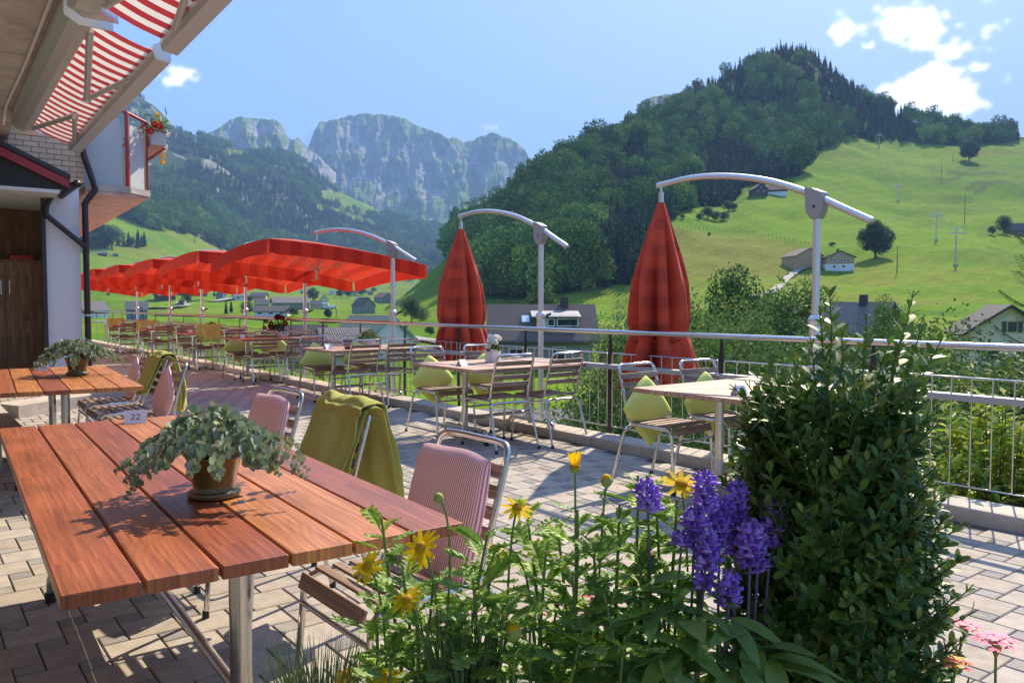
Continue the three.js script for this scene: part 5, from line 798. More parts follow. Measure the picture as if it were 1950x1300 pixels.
[[323, 566, 24, 1.2, 'mid', 'dark bushy tree beside the dark timber barn'], [356, 581, 28, 1, 'mid', 'tree at the road bend'], [345, 584, 14, 1.2, 'mid', 'low tree at the road bend'], [430, 599, 27, 0.9, 'spruce', 'dark conifer left of the white farm, taller of two'], [440, 599, 25, 1, 'spruce', 'dark conifer left of the white farm, wider of two'], [470, 600, 27, 1.3, 'mid', 'dark round tree left of the white farm roof'], [408, 566, 16, 1, 'spruce', 'small conifer beside the blue chalet'], [595, 576, 28, 1.1, 'mid', 'dark round tree behind the tan barn'], [557, 606, 19, 1.6, 'mid', 'pale bush below the large barn'], [624, 608, 19, 1, 'round', 'small round tree beside the silage bales'], [783, 614, 50, 0.95, 'mid', 'tall leafy tree right of the parasol post'], [803, 614, 32, 1.2, 'silver', 'pale tree beside the tall leafy tree'], [648, 566, 18, 1.2, 'mid', 'tree among the far village houses, left'], [664, 567, 20, 1.2, 'mid', 'tree among the far village houses, middle'], [690, 563, 16, 1.4, 'mid', 'tree among the far village houses, right'], [712, 556, 9, 1.6, 'mid', 'small tree on the far meadow'], [475, 576, 14, 1, 'mid', 'tree beside the grey roofed barn'], [450, 569, 12, 1.2, 'mid', 'tree behind the low pale farmhouse'], [232, 562, 6, 1.6, 'mid', 'small bush on the left meadow'], [206, 564, 6, 1.3, 'mid', 'smaller bush on the left meadow'], [372, 464, 10, 0.8, 'spruce', 'lone spruce on the left slope'], [770, 628, 16, 1.3, 'mid', 'bush right of the building site'], [818, 640, 20, 1.2, 'mid', 'bush behind the closed parasol']].forEach(([px, py, h, w, k, l]) => fieldTree(k, px, py, h, l, gV, false, w));
[[168, 468, 44], [178, 466, 52], [188, 470, 46], [199, 472, 50], [209, 470, 44], [216, 474, 46], [227, 468, 22], [238, 470, 24], [247, 470, 30], [252, 471, 20], [265, 472, 38], [277, 470, 30], [272, 471, 24], [183, 474, 30], [159, 470, 52]].forEach(([px, py, h], i) => fieldTree(i % 4 === 1 ? 'mid' : 'spruce', px, py, h, 'dark tree in the clump on the left meadow slope', 'clump of trees on the left slope', false, 1.15));
// trees standing close below the terrace
function nearTree(kind, px, topY, D, wide, label, baseY = -6) { const p = at(px, topY, D), h = p.y - baseY; p.y = baseY; return tree(kind, p, h, label, gN, wide); }
nearTree('mid', 1032, 546, 118, 0.9, 'round leafy tree behind the large grey house', -5);
nearTree('silver', 1208, 584, 34, 0.72, 'silvery green tree right of the large grey house'); 
nearTree('airy', 1335, 556, 25, 0.82, 'bright leafy ash behind the nearer closed parasol'); nearTree('airyB', 1420, 590, 23, 0.8, 'leafy ash left of the parasol post'); nearTree('airy', 1380, 600, 20, 0.7, 'bushy ash below the box of card 23');
nearTree('mid', 1398, 500, 60, 0.62, 'dark round tree above the leafy ash trees', -5); nearTree('mid', 1460, 548, 62, 0.6, 'dark tree in front of the half hidden chalet', -5);
nearTree('airyB', 1520, 520, 27, 0.95, 'tall feathery tree behind the parasol post'); nearTree('airyB', 1575, 612, 23, 0.8, 'leafy tree right of the parasol post'); nearTree('shrub', 1660, 610, 20, 0.9, 'dark leafy bush behind the box bush'); nearTree('airyB', 1700, 560, 34, 0.7, 'thin airy tree right of the grey tiled roof'); nearTree('shrub', 1770, 604, 21, 1.0, 'dark leafy bush left of the cream house'); nearTree('shrub', 1245, 640, 19, 0.8, 'dark bush behind the closed parasol foot'); nearTree('shrub', 1480, 640, 17, 0.8, 'dark bush behind the railing left of the post'); nearTree('shrub', 1850, 668, 15, 0.7, 'leafy bush in front of the cream house');
nearTree('shrub', 1330, 690, 14, 0.55, 'low dark bush below the railing behind the table with card 23', -5); nearTree('shrub', 1560, 700, 12, 0.55, 'low dark bush below the railing behind the box bush', -4.5); nearTree('shrub', 1160, 720, 20, 0.6, 'low hedge bush beside the car park');
nearTree('mid', 1905, 690, 40, 0.5, 'small green tree in the garden of the cream house', -5);
{ // parked car below the railing
  const p = at(1128, 848, 42); p.y = -5.84; const c = thing('parked_car', 'dark parked car on the car park below the railing', 'car', p, 0.5); const paint = new THREE.MeshPhysicalMaterial({ color: lin(0.02, 0.022, 0.026), roughness: 0.35, clearcoat: 1, clearcoatRoughness: 0.08 });
  const side = poly([[-2.1, 0.3], [-2.15, 0.75], [-1.9, 0.9], [-1.0, 0.98], [1.95, 0.98], [2.1, 0.8], [2.1, 0.3], [1.75, 0.28], [-1.75, 0.28]], 1.66, 0.06); mesh('body', side, paint, c); mesh('cabin', poly([[-1.15, 0.98], [-0.55, 1.40], [1.2, 1.42], [1.8, 0.98]], 1.4, 0.05), M.glass, c); mesh('roof_panel', bx(1.7, 0.05, 1.36, 0.32, 1.47, 0, 0.02), paint, c);
  for (const x of [-1.35, 1.35]) for (const z of [-0.78, 0.78]) { const w = mesh('wheel', rot(new THREE.CylinderGeometry(0.32, 0.32, 0.2, 18), Math.PI / 2, 0, 0), M.rubber, c); w.position.set(x, 0.32, z); mesh('rim', rot(new THREE.CylinderGeometry(0.19, 0.19, 0.21, 14), Math.PI / 2, 0, 0), M.alu, w); } for (const z of [-0.62, 0.62]) mesh('headlight', bx(0.06, 0.14, 0.34, -2.17, 0.72, z, 0.02), M.frameW, c);
}

{ // pasture fence across the right meadow
  const f = thing('pasture_fence', 'thin wooden pasture fence across the dry part of the right meadow', 'fence'); const post = taper(V3(0, -0.2, 0), V3(0, 1.25, 0), 0.09, 0.07, 5); for (let i = 0; i <= 34; i++) { const t = i / 34, p = onR(1292 + 262 * t, 436 + 30 * t * t + 6 * t); const m = mesh('fence_post', post, M.hDark, f); m.position.copy(p); }
}

// ------------------------------------------------------------------ planted trough in the foreground
M.soil = std(lin(0.035, 0.026, 0.018), 1, 0, { bumpMap: T.noise, bumpScale: 0.02 });
const leafMat = (r, g, b, rough = 0.6, tr = 0.3, coat = 0.3) => new THREE.MeshPhysicalMaterial({ color: lin(r, g, b), roughness: rough, transmission: tr, thickness: 0, side: THREE.DoubleSide, specularIntensity: 0.5, clearcoat: coat, clearcoatRoughness: 0.3 });
const leafMatV = (rough, tr, coat) => new THREE.MeshPhysicalMaterial({ color: 0xffffff, vertexColors: true, roughness: rough, transmission: tr, thickness: 0, side: THREE.DoubleSide, specularIntensity: 0.5, clearcoat: coat, clearcoatRoughness: 0.3 });
function bladeGeo(prof, n = 6, fold = 0.2, curl = 0.15) { // leaf of unit length along +z, upper side +y; prof(t) gives half width
  const pos = [], idx = []; for (let i = 0; i <= n; i++) { const t = i / n, w = prof(t), y = -curl * t * t; pos.push(-w, y + w * fold, t, 0, y, t, w, y + w * fold, t); if (i < n) { const a = i * 3; idx.push(a, a + 3, a + 1, a + 1, a + 3, a + 4, a + 1, a + 4, a + 2, a + 2, a + 4, a + 5); } }
  const g = new THREE.BufferGeometry(); g.setAttribute('position', new THREE.Float32BufferAttribute(pos, 3)); g.setIndex(idx); g.computeVertexNormals(); const q = g.toNonIndexed(); q.setAttribute('uv', new THREE.BufferAttribute(new Float32Array(q.attributes.position.count * 2), 2)); return q;
}
function lobedGeo(k) { // deeply cut daisy leaf
  const L = new Leaves(), c = [1, 1, 1], y = t => -0.22 * t * t, mid = t => V3(0, y(t), t); L.tri(V3(-0.022, 0, 0), mid(0.35).add(V3(-0.03, 0, 0)), V3(0.022, 0, 0), c); L.tri(V3(0.022, 0, 0), mid(0.35).add(V3(-0.03, 0, 0)), mid(0.35).add(V3(0.03, 0, 0)), c);
  const lobes = [[0.26, 0.13], [0.42, 0.21], [0.58, 0.23], [0.74, 0.19]];
  for (const s of [-1, 1]) { lobes.forEach(([t, w], i) => { const w2 = w * (0.85 + 0.3 * hash2(i, k, s + 3)), a = mid(t - 0.05), b = mid(t + 0.12), e = V3(s * w2, y(t + 0.16) + 0.03, t + 0.17), m = V3(s * w2 * 0.75, y(t) + 0.03, t + 0.06), e2 = V3(s * w2 * 0.8, y(t) + 0.02, t + 0.22); s > 0 ? (L.tri(a, b, m, c), L.tri(m, b, e, c), L.tri(b, e2, e, c)) : (L.tri(a, m, b, c), L.tri(m, e, b, c), L.tri(b, e, e2, c)); }); }
  for (const s of [-1, 1]) { const a = mid(0.3), b = mid(0.98), m = V3(s * 0.075, y(0.7) + 0.015, 0.7), m2 = V3(s * 0.11, y(0.92), 0.93); s > 0 ? (L.tri(a, b, m, c), L.tri(b, m2, m, c)) : (L.tri(a, m, b, c), L.tri(b, m, m2, c)); }
  const g = L.build(); g.deleteAttribute('color'); return g;
}
const oval = bladeGeo(t => 0.235 * Math.pow(Math.sin(Math.PI * Math.min(1, 0.03 + t * 0.97)), 0.62) * (0.72 + 0.45 * t), 6, 0.22, 0.1), lance = bladeGeo(t => 0.19 * Math.pow(Math.sin(Math.PI * (0.02 + t * 0.97)), 0.8) * (1.15 - 0.45 * t), 8, 0.25, 0.3);
const lobed = [lobedGeo(1), lobedGeo(2), lobedGeo(3)];
class LeafSet { // collects leaves; the ones that show largest become parts, the others one joined part
  constructor(parent, mats, matV, name = 'leaf', limit = 300) { Object.assign(this, { parent, mats, matV, name, limit, items: [] }); }
  add(geo, o, dir, up, len, show, colour) { const z = dir.clone().normalize(), x = up.clone().cross(z); if (x.lengthSq() < 1e-4) x.set(1, 0, 0); x.normalize(); const y = z.clone().cross(x); const m = new THREE.Matrix4().makeBasis(x, y, z); m.scale(V3(len * rr(0.9, 1.1), len, len)); m.setPosition(o); this.items.push({ geo, m, show, k: Math.floor(rnd() * this.mats.length), t: rr(0.8, 1.2) }); }
  build() {
    this.items.sort((a, b) => b.show - a.show); const rest = [];
    this.items.forEach((it, i) => { if (i < this.limit) { const q = mesh(this.name, it.geo, this.mats[it.k], this.parent); it.m.decompose(q.position, q.quaternion, q.scale); } else { const g = it.geo.clone(); g.applyMatrix4(it.m); const n = g.attributes.position.count, c = this.mats[it.k].color, col = new Float32Array(n * 3); for (let j = 0; j < n; j++) { col[j * 3] = c.r * it.t; col[j * 3 + 1] = c.g * it.t; col[j * 3 + 2] = c.b * it.t; } g.setAttribute('color', new THREE.BufferAttribute(col, 3)); rest.push(g); } });
    if (rest.length) { const q = mesh(this.name === 'leaf' ? 'foliage' : this.name + 's', mergeGeometries(rest), this.matV, this.parent); q.userData.kind = 'stuff'; }
  }
}
const camPos = V3(0, EYE, 0);
{
  const t = thing('planter_trough', 'long grey stone trough holding the foreground flowers and box bush', 'planter'); const g = (x, y, z, w, h, d) => bx(w, h, d, x, y, z, 0.01);
  mesh('trough_wall', g(0.28, 0.32, -0.97, 1.5, 0.64, 0.05), M.concrete, t); mesh('trough_wall', g(0.28, 0.32, -1.40, 1.5, 0.64, 0.05), M.concrete, t); mesh('trough_wall', g(-0.445, 0.32, -1.185, 0.05, 0.64, 0.379), M.concrete, t); mesh('trough_wall', g(1.005, 0.32, -1.185, 0.05, 0.64, 0.379), M.concrete, t); mesh('soil', bx(1.399, 0.56, 0.378, 0.28, 0.29, -1.185), M.soil, t);
}
const SOIL = 0.57;
{ // clipped box bush
  seed = 5151; const c = V3(0.485, SOIL, -1.215); const b = thing('box_bush', 'tall dark green box bush with glossy oval leaves and long shoots', 'bush'); 
  const mats = [[0.080, 0.185, 0.036], [0.10, 0.22, 0.042], [0.062, 0.15, 0.034], [0.16, 0.30, 0.05], [0.075, 0.17, 0.05], [0.22, 0.30, 0.06]].map(q => leafMat(...q, 0.55, 0.32, 0.18)); const set = new LeafSet(b, mats, leafMatV(0.55, 0.32, 0.18));
  const half = y => y > 1.17 ? 0.105 * Math.pow(Math.max(0, (1.26 - y) / 0.09), 0.6) + 0.01 : y > 1.05 ? 0.135 - (y - 1.05) * 0.25 : 0.135 + (1.05 - y) * 0.07; const stems = [];
  mesh('stem', [tubePts([V3(c.x, SOIL - 0.02, c.z), V3(c.x + 0.01, 0.9, c.z - 0.01), V3(c.x - 0.005, 1.15, c.z)], tt => 0.014 - 0.009 * tt, 7)], std(lin(0.16, 0.13, 0.07), 0.9), b);
  const shoot = (p, dir, len, n, size) => { const curve = [p.clone()]; let d = dir.clone().normalize(); const q = p.clone(); const step = len / n; let tw = rr(0, 3); const ref = Math.abs(d.y) < 0.95 ? V3(0, 1, 0) : V3(1, 0, 0);
    for (let i = 0; i <= n; i++) { const s = d.clone().cross(ref).normalize(), e = s.clone().cross(d).normalize(); const a = tw + (i % 2) * Math.PI / 2; const o = s.clone().multiplyScalar(Math.cos(a)).addScaledVector(e, Math.sin(a)); const sz = size * (i > n - 2 ? 0.62 : i > n - 3 ? 0.85 : 1) * rr(0.65, 1.2); for (const k of [-1, 1]) { const ld = o.clone().multiplyScalar(k).addScaledVector(d, i >= n ? 1.7 : rr(0.55, 0.95)).add(V3(0, 0.08, 0)).normalize(); const up = d.clone().addScaledVector(o, -k * 0.9); const toCam = camPos.clone().sub(q).normalize(); const outward = q.clone().sub(V3(c.x, q.y, c.z)).normalize(); set.add(oval, q, ld, up, sz, (outward.dot(toCam) + 0.2) * sz / q.distanceTo(camPos) * 30 + (q.y > 1.1 ? 0.6 : 0) + q.y * 0.2, 0); } q.addScaledVector(d, step); d.add(V3(rr(-0.08, 0.08), 0.06, rr(-0.08, 0.08))).normalize(); curve.push(q.clone()); }
    stems.push(tubePts(curve, tt => 0.0017 - 0.0009 * tt, 4)); };
  for (let i = 0; i < 1500; i++) { const y = 0.66 + 0.54 * Math.pow(rnd(), 0.9), a = rr(0, 2 * Math.PI), r = half(y) * Math.sqrt(rr(0.03, 1)) * (1 + 0.22 * (fbm(a * 1.4 + 2, y * 9, 2, 3) - 0.5)) * (y < 1.02 && Math.cos(a) > 0 ? 1.12 : 1); const o = V3(Math.cos(a), 0, Math.sin(a) * 0.95); const p = V3(c.x + o.x * r * 0.86, y - 0.03, c.z + o.z * r * 0.86); shoot(p, o.clone().multiplyScalar(0.75).add(V3(0, rr(0.45, 1.1), 0)), rr(0.035, 0.07), 4, 0.031); }
  for (const [px, py, D, bx0, by0] of [[1585, 566, 1.21, 1578, 735], [1562, 600, 1.19, 1575, 740], [1603, 640, 1.16, 1608, 745], [1650, 612, 1.2, 1642, 735], [1752, 572, 1.22, 1690, 745], [1720, 648, 1.2, 1680, 750], [1765, 640, 1.24, 1700, 760], [1690, 655, 1.17, 1660, 760], [1800, 655, 1.25, 1720, 770], [1510, 692, 1.17, 1530, 800], [1478, 700, 1.19, 1510, 810], [1440, 760, 1.16, 1490, 850], [1402, 800, 1.2, 1460, 880], [1395, 850, 1.2, 1450, 920], [1545, 660, 1.14, 1560, 770], [1625, 690, 1.12, 1630, 790], [1575, 700, 1.11, 1585, 800], [1760, 770, 1.2, 1700, 860], [1785, 930, 1.2, 1710, 990], [1800, 1040, 1.2, 1730, 1090], [1795, 1160, 1.18, 1730, 1200], [1466, 905, 1.12, 1490, 980]]) { const e = at(px, py, D), s = at(bx0, by0, D + 0.01), L = e.distanceTo(s); shoot(s, e.clone().sub(s), L, Math.max(5, Math.round(L / 0.0135)), 0.031); }
  mesh('twigs', merge(stems), std(lin(0.12, 0.15, 0.05), 0.8), b).userData.kind = 'stuff'; set.build();
}
// yellow daisies
M.stemG = std(lin(0.16, 0.24, 0.06), 0.7); M.yellow = [new THREE.MeshPhysicalMaterial({ color: lin(0.93, 0.63, 0.012), roughness: 0.8, specularIntensity: 0.3, transmission: 0.5, thickness: 0, side: THREE.DoubleSide }), new THREE.MeshPhysicalMaterial({ color: lin(0.96, 0.72, 0.02), roughness: 0.8, specularIntensity: 0.3, transmission: 0.5, thickness: 0, side: THREE.DoubleSide })]; M.disc = std(lin(0.85, 0.48, 0.012), 0.9, 0, { bumpMap: T.grain, bumpScale: 0.003 }); M.bud = std(lin(0.30, 0.34, 0.07), 0.75);
const petal = bladeGeo(t => 0.15 * Math.pow(Math.sin(Math.PI * (0.08 + t * 0.87)), 0.5), 5, 0.12, -0.05);
function daisyHead(parent, p, dir, r, open = 1) {
  const f = new THREE.Group(); f.name = 'flower_head'; f.position.copy(p); f.quaternion.setFromUnitVectors(V3(0, 1, 0), dir.clone().normalize()); parent.add(f);
  mesh('disc', mv(new THREE.SphereGeometry(r * 0.3, 12, 8).scale(1, 0.6, 1), 0, r * 0.06, 0), M.disc, f); mesh('calyx', mv(new THREE.SphereGeometry(r * 0.3, 10, 8).scale(1, 0.8, 1), 0, -r * 0.1, 0), M.bud, f);
  const n = 13; for (let i = 0; i < n; i++) { const a = i / n * 6.283 + rr(-0.08, 0.08), q = mesh('petal', petal, M.yellow[i % 2], f), up = rr(-0.3, 0.12) * open + (1 - open) * 1.35; q.position.set(Math.cos(a) * r * 0.2, r * 0.03, Math.sin(a) * r * 0.2); q.rotation.order = 'YXZ'; q.rotation.y = Math.PI / 2 - a; q.rotation.x = -up; q.scale.set(r * 0.85, r * 0.85, r * rr(0.72, 0.9)); }
  return f;
}
function budHead(parent, p, r, mat = M.bud, cap) { const b = mesh('bud', mv(new THREE.SphereGeometry(r, 12, 10).scale(1, 1.05, 1), p.x, p.y, p.z), mat, parent); if (cap) mesh('bud_tip', mv(new THREE.SphereGeometry(r * 0.82, 10, 8), p.x, p.y + r * 0.42, p.z), M.yellow[0], b); return b; }
function bend(a, b, sag, n = 10) { const m = a.clone().lerp(b, 0.55).add(sag); return new THREE.QuadraticBezierCurve3(a, m, b).getPoints(n); }
const daisyLeaf = [[0.23, 0.39, 0.065], [0.26, 0.42, 0.10], [0.19, 0.34, 0.065], [0.33, 0.50, 0.065]].map(q => leafMat(...q, 0.65, 0.5, 0.03)), daisyV = leafMatV(0.65, 0.48, 0.03);
function daisyPlant(label, stemTips, flowers, k, spread) {
  seed = 7000 + k * 131; const t = thing('daisy_plant', label, 'plant', null, 0, 'yellow daisy plants'), set = new LeafSet(t, daisyLeaf, daisyV, 'leaf', 110);
  for (const [px, py, D] of stemTips) { const e = at(px, py, D), s = V3(e.x + rr(-0.05, 0.05), SOIL - 0.01, clamp(e.z + rr(-0.03, 0.03), -1.36, -1.0)); const pts = bend(s, e, V3(rr(-0.03, 0.03), 0.02, rr(-0.02, 0.02)), 14); mesh('stem', tubePts(pts, tt => 0.0042 - 0.0022 * tt, 6), M.stemG, t);
    const L = e.y - s.y, n = Math.round(L / 0.011); for (let i = 2; i <= n; i++) { const f = i / n, q = pts[Math.min(13, Math.floor(f * 14))].clone().lerp(pts[Math.min(14, Math.floor(f * 14) + 1)], f * 14 % 1), a = i * 2.4 + k + rr(-0.4, 0.4), elev = 0.25 + 1.0 * Math.pow(f, 5), dir = V3(Math.cos(a), elev + rr(-0.35, 0.2), Math.sin(a)).normalize(), len = (f > 0.93 ? rr(0.025, 0.04) : rr(0.048, 0.078)) * spread; set.add(lobed[Math.floor(rnd() * 3)], q, dir, V3(rr(-0.3, 0.3), 1, rr(-0.3, 0.3)), len, len + f * 0.02 - dir.z * -0.01, 0); } }
  set.build();
  for (const [px, py, D, r, dx, dy, dz, kind] of flowers) { const p = at(px, py, D), s = V3(p.x + dx * -0.05 + rr(-0.02, 0.02), p.y - rr(0.14, 0.2), clamp(p.z + rr(-0.02, 0.02), -1.36, -1)); const d = V3(dx, dy, dz).normalize(); const base = p.clone().addScaledVector(d, -r * 0.25); mesh('flower_stalk', tubePts(bend(s, base, V3(-dx * 0.03, 0.05, 0), 10), 0.0017, 5), M.stemG, t); if (kind === 'bud') budHead(t, p, r); else if (kind === 'ybud') budHead(t, p, r, M.bud, true); else daisyHead(t, p, d, r, kind === 'half' ? 0.05 : 1); }
}
daisyPlant('yellow daisy plant in front of the nearest pink pad, leftmost in the trough', [[726, 985, 1.2], [765, 1075, 1.15], [715, 1165, 1.1], [790, 1160, 1.08], [745, 1225, 1.06], [850, 1185, 1.06], [825, 1110, 1.14]], [[802, 1043, 1.12, 0.031, -0.45, 0.55, 0.55], [700, 1079, 1.15, 0.027, -0.4, 0.6, 0.55], [775, 1142, 1.1, 0.026, -0.4, 0.8, 0.4], [835, 948, 1.14, 0.0075, -0.6, 0.4, 0.1, 'bud'], [735, 1290, 1.06, 0.022, 0.1, 0.9, 0.3], [660, 1285, 1.06, 0.02, -0.2, 0.9, 0.3]], 1, 1);
daisyPlant('yellow daisy plant in the middle of the trough with one raised flower', [[930, 1010, 1.15], [1000, 960, 1.18], [1040, 1050, 1.1], [900, 1100, 1.08], [960, 1150, 1.05], [1060, 1000, 1.2], [880, 1190, 1.05], [1010, 1180, 1.05], [930, 1080, 1.2]], [[985, 967, 1.16, 0.026, 0.15, 0.8, 0.35], [945, 1042, 1.2, 0.022, 0.2, 0.85, -0.3], [1095, 890, 1.15, 0.026, 0, 1, 0, 'half'], [1155, 916, 1.15, 0.0085, 0, 1, 0, 'ybud'], [985, 1064, 1.18, 0.006, -0.3, 0.8, 0, 'bud'], [978, 1206, 1.02, 0.0105, -0.1, 0.9, 0.3, 'ybud']], 2, 1.05);
daisyPlant('yellow daisy plant beside the purple salvia with one large open flower', [[1100, 970, 1.14], [1130, 1030, 1.1], [1180, 960, 1.17], [1215, 905, 1.2], [1250, 960, 1.18], [1150, 1130, 1.06], [1290, 950, 1.17], [1090, 1090, 1.08], [1220, 1050, 1.14], [1110, 1200, 1.03], [1190, 1210, 1.03]], [[1298, 922, 1.15, 0.031, 0, 0.85, 0.35]], 3, 1.05);
{ // red and pink verbena
  M.redP = [new THREE.MeshPhysicalMaterial({ color: lin(0.62, 0.012, 0.015), roughness: 0.7, transmission: 0.15, thickness: 0, side: THREE.DoubleSide }), std(lin(0.5, 0.01, 0.012), 0.7, 0, { side: THREE.DoubleSide })]; M.pinkP = [new THREE.MeshPhysicalMaterial({ color: lin(0.86, 0.14, 0.30), roughness: 0.7, transmission: 0.2, thickness: 0, side: THREE.DoubleSide }), std(lin(0.92, 0.22, 0.36), 0.7, 0, { side: THREE.DoubleSide })]; M.orangeP = [std(lin(0.85, 0.30, 0.01), 0.7, 0, { side: THREE.DoubleSide }), std(lin(0.75, 0.05, 0.02), 0.7, 0, { side: THREE.DoubleSide })];
  const pet = bladeGeo(t => 0.3 * Math.pow(Math.sin(Math.PI * (0.04 + t * 0.9)), 0.6), 3, 0.1, 0.1);
  function verbena(label, spots, mats, k) { seed = 800 + k; const t = thing('verbena', label, 'flower', null, 0, 'verbena'); for (const [px, py, D, R, n] of spots) { const p = at(px, py, D), s = V3(p.x + rr(-0.04, 0.02), SOIL - 0.01, clamp(p.z, -1.36, -1)); mesh('stem', tubePts(bend(s, p.clone().setY(p.y - R * 0.5), V3(rr(-0.03, 0.03), 0.03, 0), 10), 0.0019, 5), M.stemG, t); const h = new THREE.Group(); h.name = 'flower_head'; h.position.copy(p); t.add(h); mesh('calyx', new THREE.ConeGeometry(R * 0.34, R * 0.9, 9).rotateX(Math.PI), M.bud, h).position.y = -R * 0.5; for (let i = 0; i < n; i++) { const a = i * 2.399, q = Math.sqrt((i + 0.5) / n) * R, o = V3(Math.cos(a) * q, (R * R - q * q) / R * 0.35, Math.sin(a) * q); for (let j = 0; j < 5; j++) { const m = mesh('petal', pet, mats[i % 2], h); m.position.copy(o); m.rotation.order = 'YXZ'; m.rotation.y = j * 1.257 + i; m.rotation.x = -0.1 + q / R * 0.3; m.scale.setScalar(R * 0.36); } } for (let i = 0; i < 5; i++) { const m = mesh('leaf', lobed[i % 3], daisyLeaf[i % 4], t); const f = 0.35 + i * 0.1; m.position.copy(s.clone().lerp(p, f)); m.rotation.set(-0.3, i * 2.4, 0); m.scale.setScalar(0.035); } } }
  verbena('red verbena flowering low between the daisy leaves', [[1012, 1165, 1.13, 0.018, 9], [1060, 1150, 1.15, 0.012, 7], [1130, 1138, 1.13, 0.014, 8], [1118, 1165, 1.11, 0.011, 6], [1232, 1056, 1.2, 0.014, 8], [1212, 1085, 1.2, 0.010, 6], [970, 1185, 1.12, 0.006, 4], [838, 1290, 1.05, 0.008, 5]], M.redP, 1);
  verbena('bright pink verbena right of the box bush', [[1838, 1192, 1.15, 0.022, 14], [1898, 1222, 1.1, 0.028, 16]], M.pinkP, 2); verbena('orange and red lantana beside the box bush foot', [[1822, 1262, 1.06, 0.018, 12]], M.orangeP, 3);
}
{ // purple salvia
  seed = 321; const t = thing('salvia_plant', 'purple salvia with tall flower spikes beside the box bush', 'plant'); M.violet = [[0.33, 0.16, 0.78], [0.40, 0.21, 0.84], [0.25, 0.11, 0.64], [0.50, 0.32, 0.88]].map(c => new THREE.MeshPhysicalMaterial({ color: lin(...c), roughness: 0.75, transmission: 0.3, thickness: 0 })); const stemV = std(lin(0.17, 0.13, 0.26), 0.8);
  const flo = (() => { const a = new THREE.SphereGeometry(0.5, 7, 5).scale(0.75, 0.7, 1.3).translate(0, 0, 0.5), b = new THREE.SphereGeometry(0.45, 7, 4).scale(1.25, 0.35, 0.75).translate(0, -0.35, 1.15), c = new THREE.SphereGeometry(0.3, 6, 4).scale(0.8, 1, 1).translate(0, 0.35, 0.95); return merge([a, b, c]); })();
  for (const [px, py, D, hpx, bpx, bpy] of [[1232, 905, 1.14, 100, 1255, 1180], [1343, 888, 1.13, 120, 1325, 1240], [1352, 1000, 1.1, 170, 1300, 1260], [1405, 905, 1.16, 200, 1395, 1240], [1478, 932, 1.15, 150, 1430, 1230], [1432, 985, 1.12, 130, 1415, 1250], [1395, 1080, 1.08, 110, 1350, 1260], [1300, 1012, 1.12, 40, 1262, 1190], [1372, 935, 1.15, 150, 1365, 1240], [1448, 1010, 1.14, 120, 1420, 1250], [1325, 960, 1.12, 90, 1305, 1230]]) {
    const e = at(px, py, D), s = at(bpx, bpy, clamp(D, 1.02, 1.3)); s.y = SOIL - 0.01; const pts = bend(s, e, V3(0, 0.03, 0), 20), sp = new THREE.Group(); sp.name = 'flower_spike'; t.add(sp); mesh('spike_stem', tubePts(pts, tt => 0.0028 - 0.0012 * tt, 6), stemV, sp); const len = hpx / F * D, tot = s.distanceTo(e), nW = Math.max(4, Math.round(len / 0.0145));
    for (let w = 0; w < nW; w++) { const f = 1 - (w / nW) * len / tot, q = pts[Math.min(19, Math.floor(f * 20))].clone().lerp(pts[Math.min(20, Math.floor(f * 20) + 1)], (f * 20) % 1), n = w < 2 ? 4 : 6, big = w < 2 ? 0.55 : rr(0.8, 1.15); for (let i = 0; i < n; i++) { if (rnd() < 0.08) continue; const a = i / n * 6.283 + w * 0.6, m = mesh('floret', flo, M.violet[Math.floor(rnd() * 4)], sp); m.position.set(q.x + Math.cos(a) * 0.003, q.y, q.z + Math.sin(a) * 0.003); m.rotation.order = 'YXZ'; m.rotation.y = Math.PI / 2 - a; m.rotation.x = -rr(0.1, 0.7); m.scale.setScalar(0.0128 * big * rr(0.85, 1.15)); } }
  }
  const set = new LeafSet(t, [[0.20, 0.35, 0.085], [0.17, 0.30, 0.075], [0.25, 0.40, 0.08]].map(q => leafMat(...q, 0.6, 0.45, 0.12)), leafMatV(0.6, 0.45, 0.12)); for (const [px, py, D] of [[1255, 1150, 1.1], [1310, 1160, 1.08], [1280, 1230, 1.05], [1370, 1180, 1.08], [1430, 1220, 1.07], [1400, 1270, 1.04], [1230, 1250, 1.05], [1330, 1120, 1.12], [1460, 1270, 1.05], [1290, 1290, 1.02]]) { const q = at(px, py, D); for (let i = 0; i < 8; i++) { const a = i * 2.4 + px, d = V3(Math.cos(a), rr(-0.5, 0.5), Math.sin(a)), L = rr(0.06, 0.10); set.add(lance, q.clone().add(rdir().multiplyScalar(0.015)), d, V3(rr(-0.2, 0.2), 1, rr(-0.2, 0.2)), L, L, 0); } const s = q.clone(); s.y = SOIL - 0.01; mesh('stem', tube(s, q, 0.003, 5), M.stemG, t); } set.build();
}
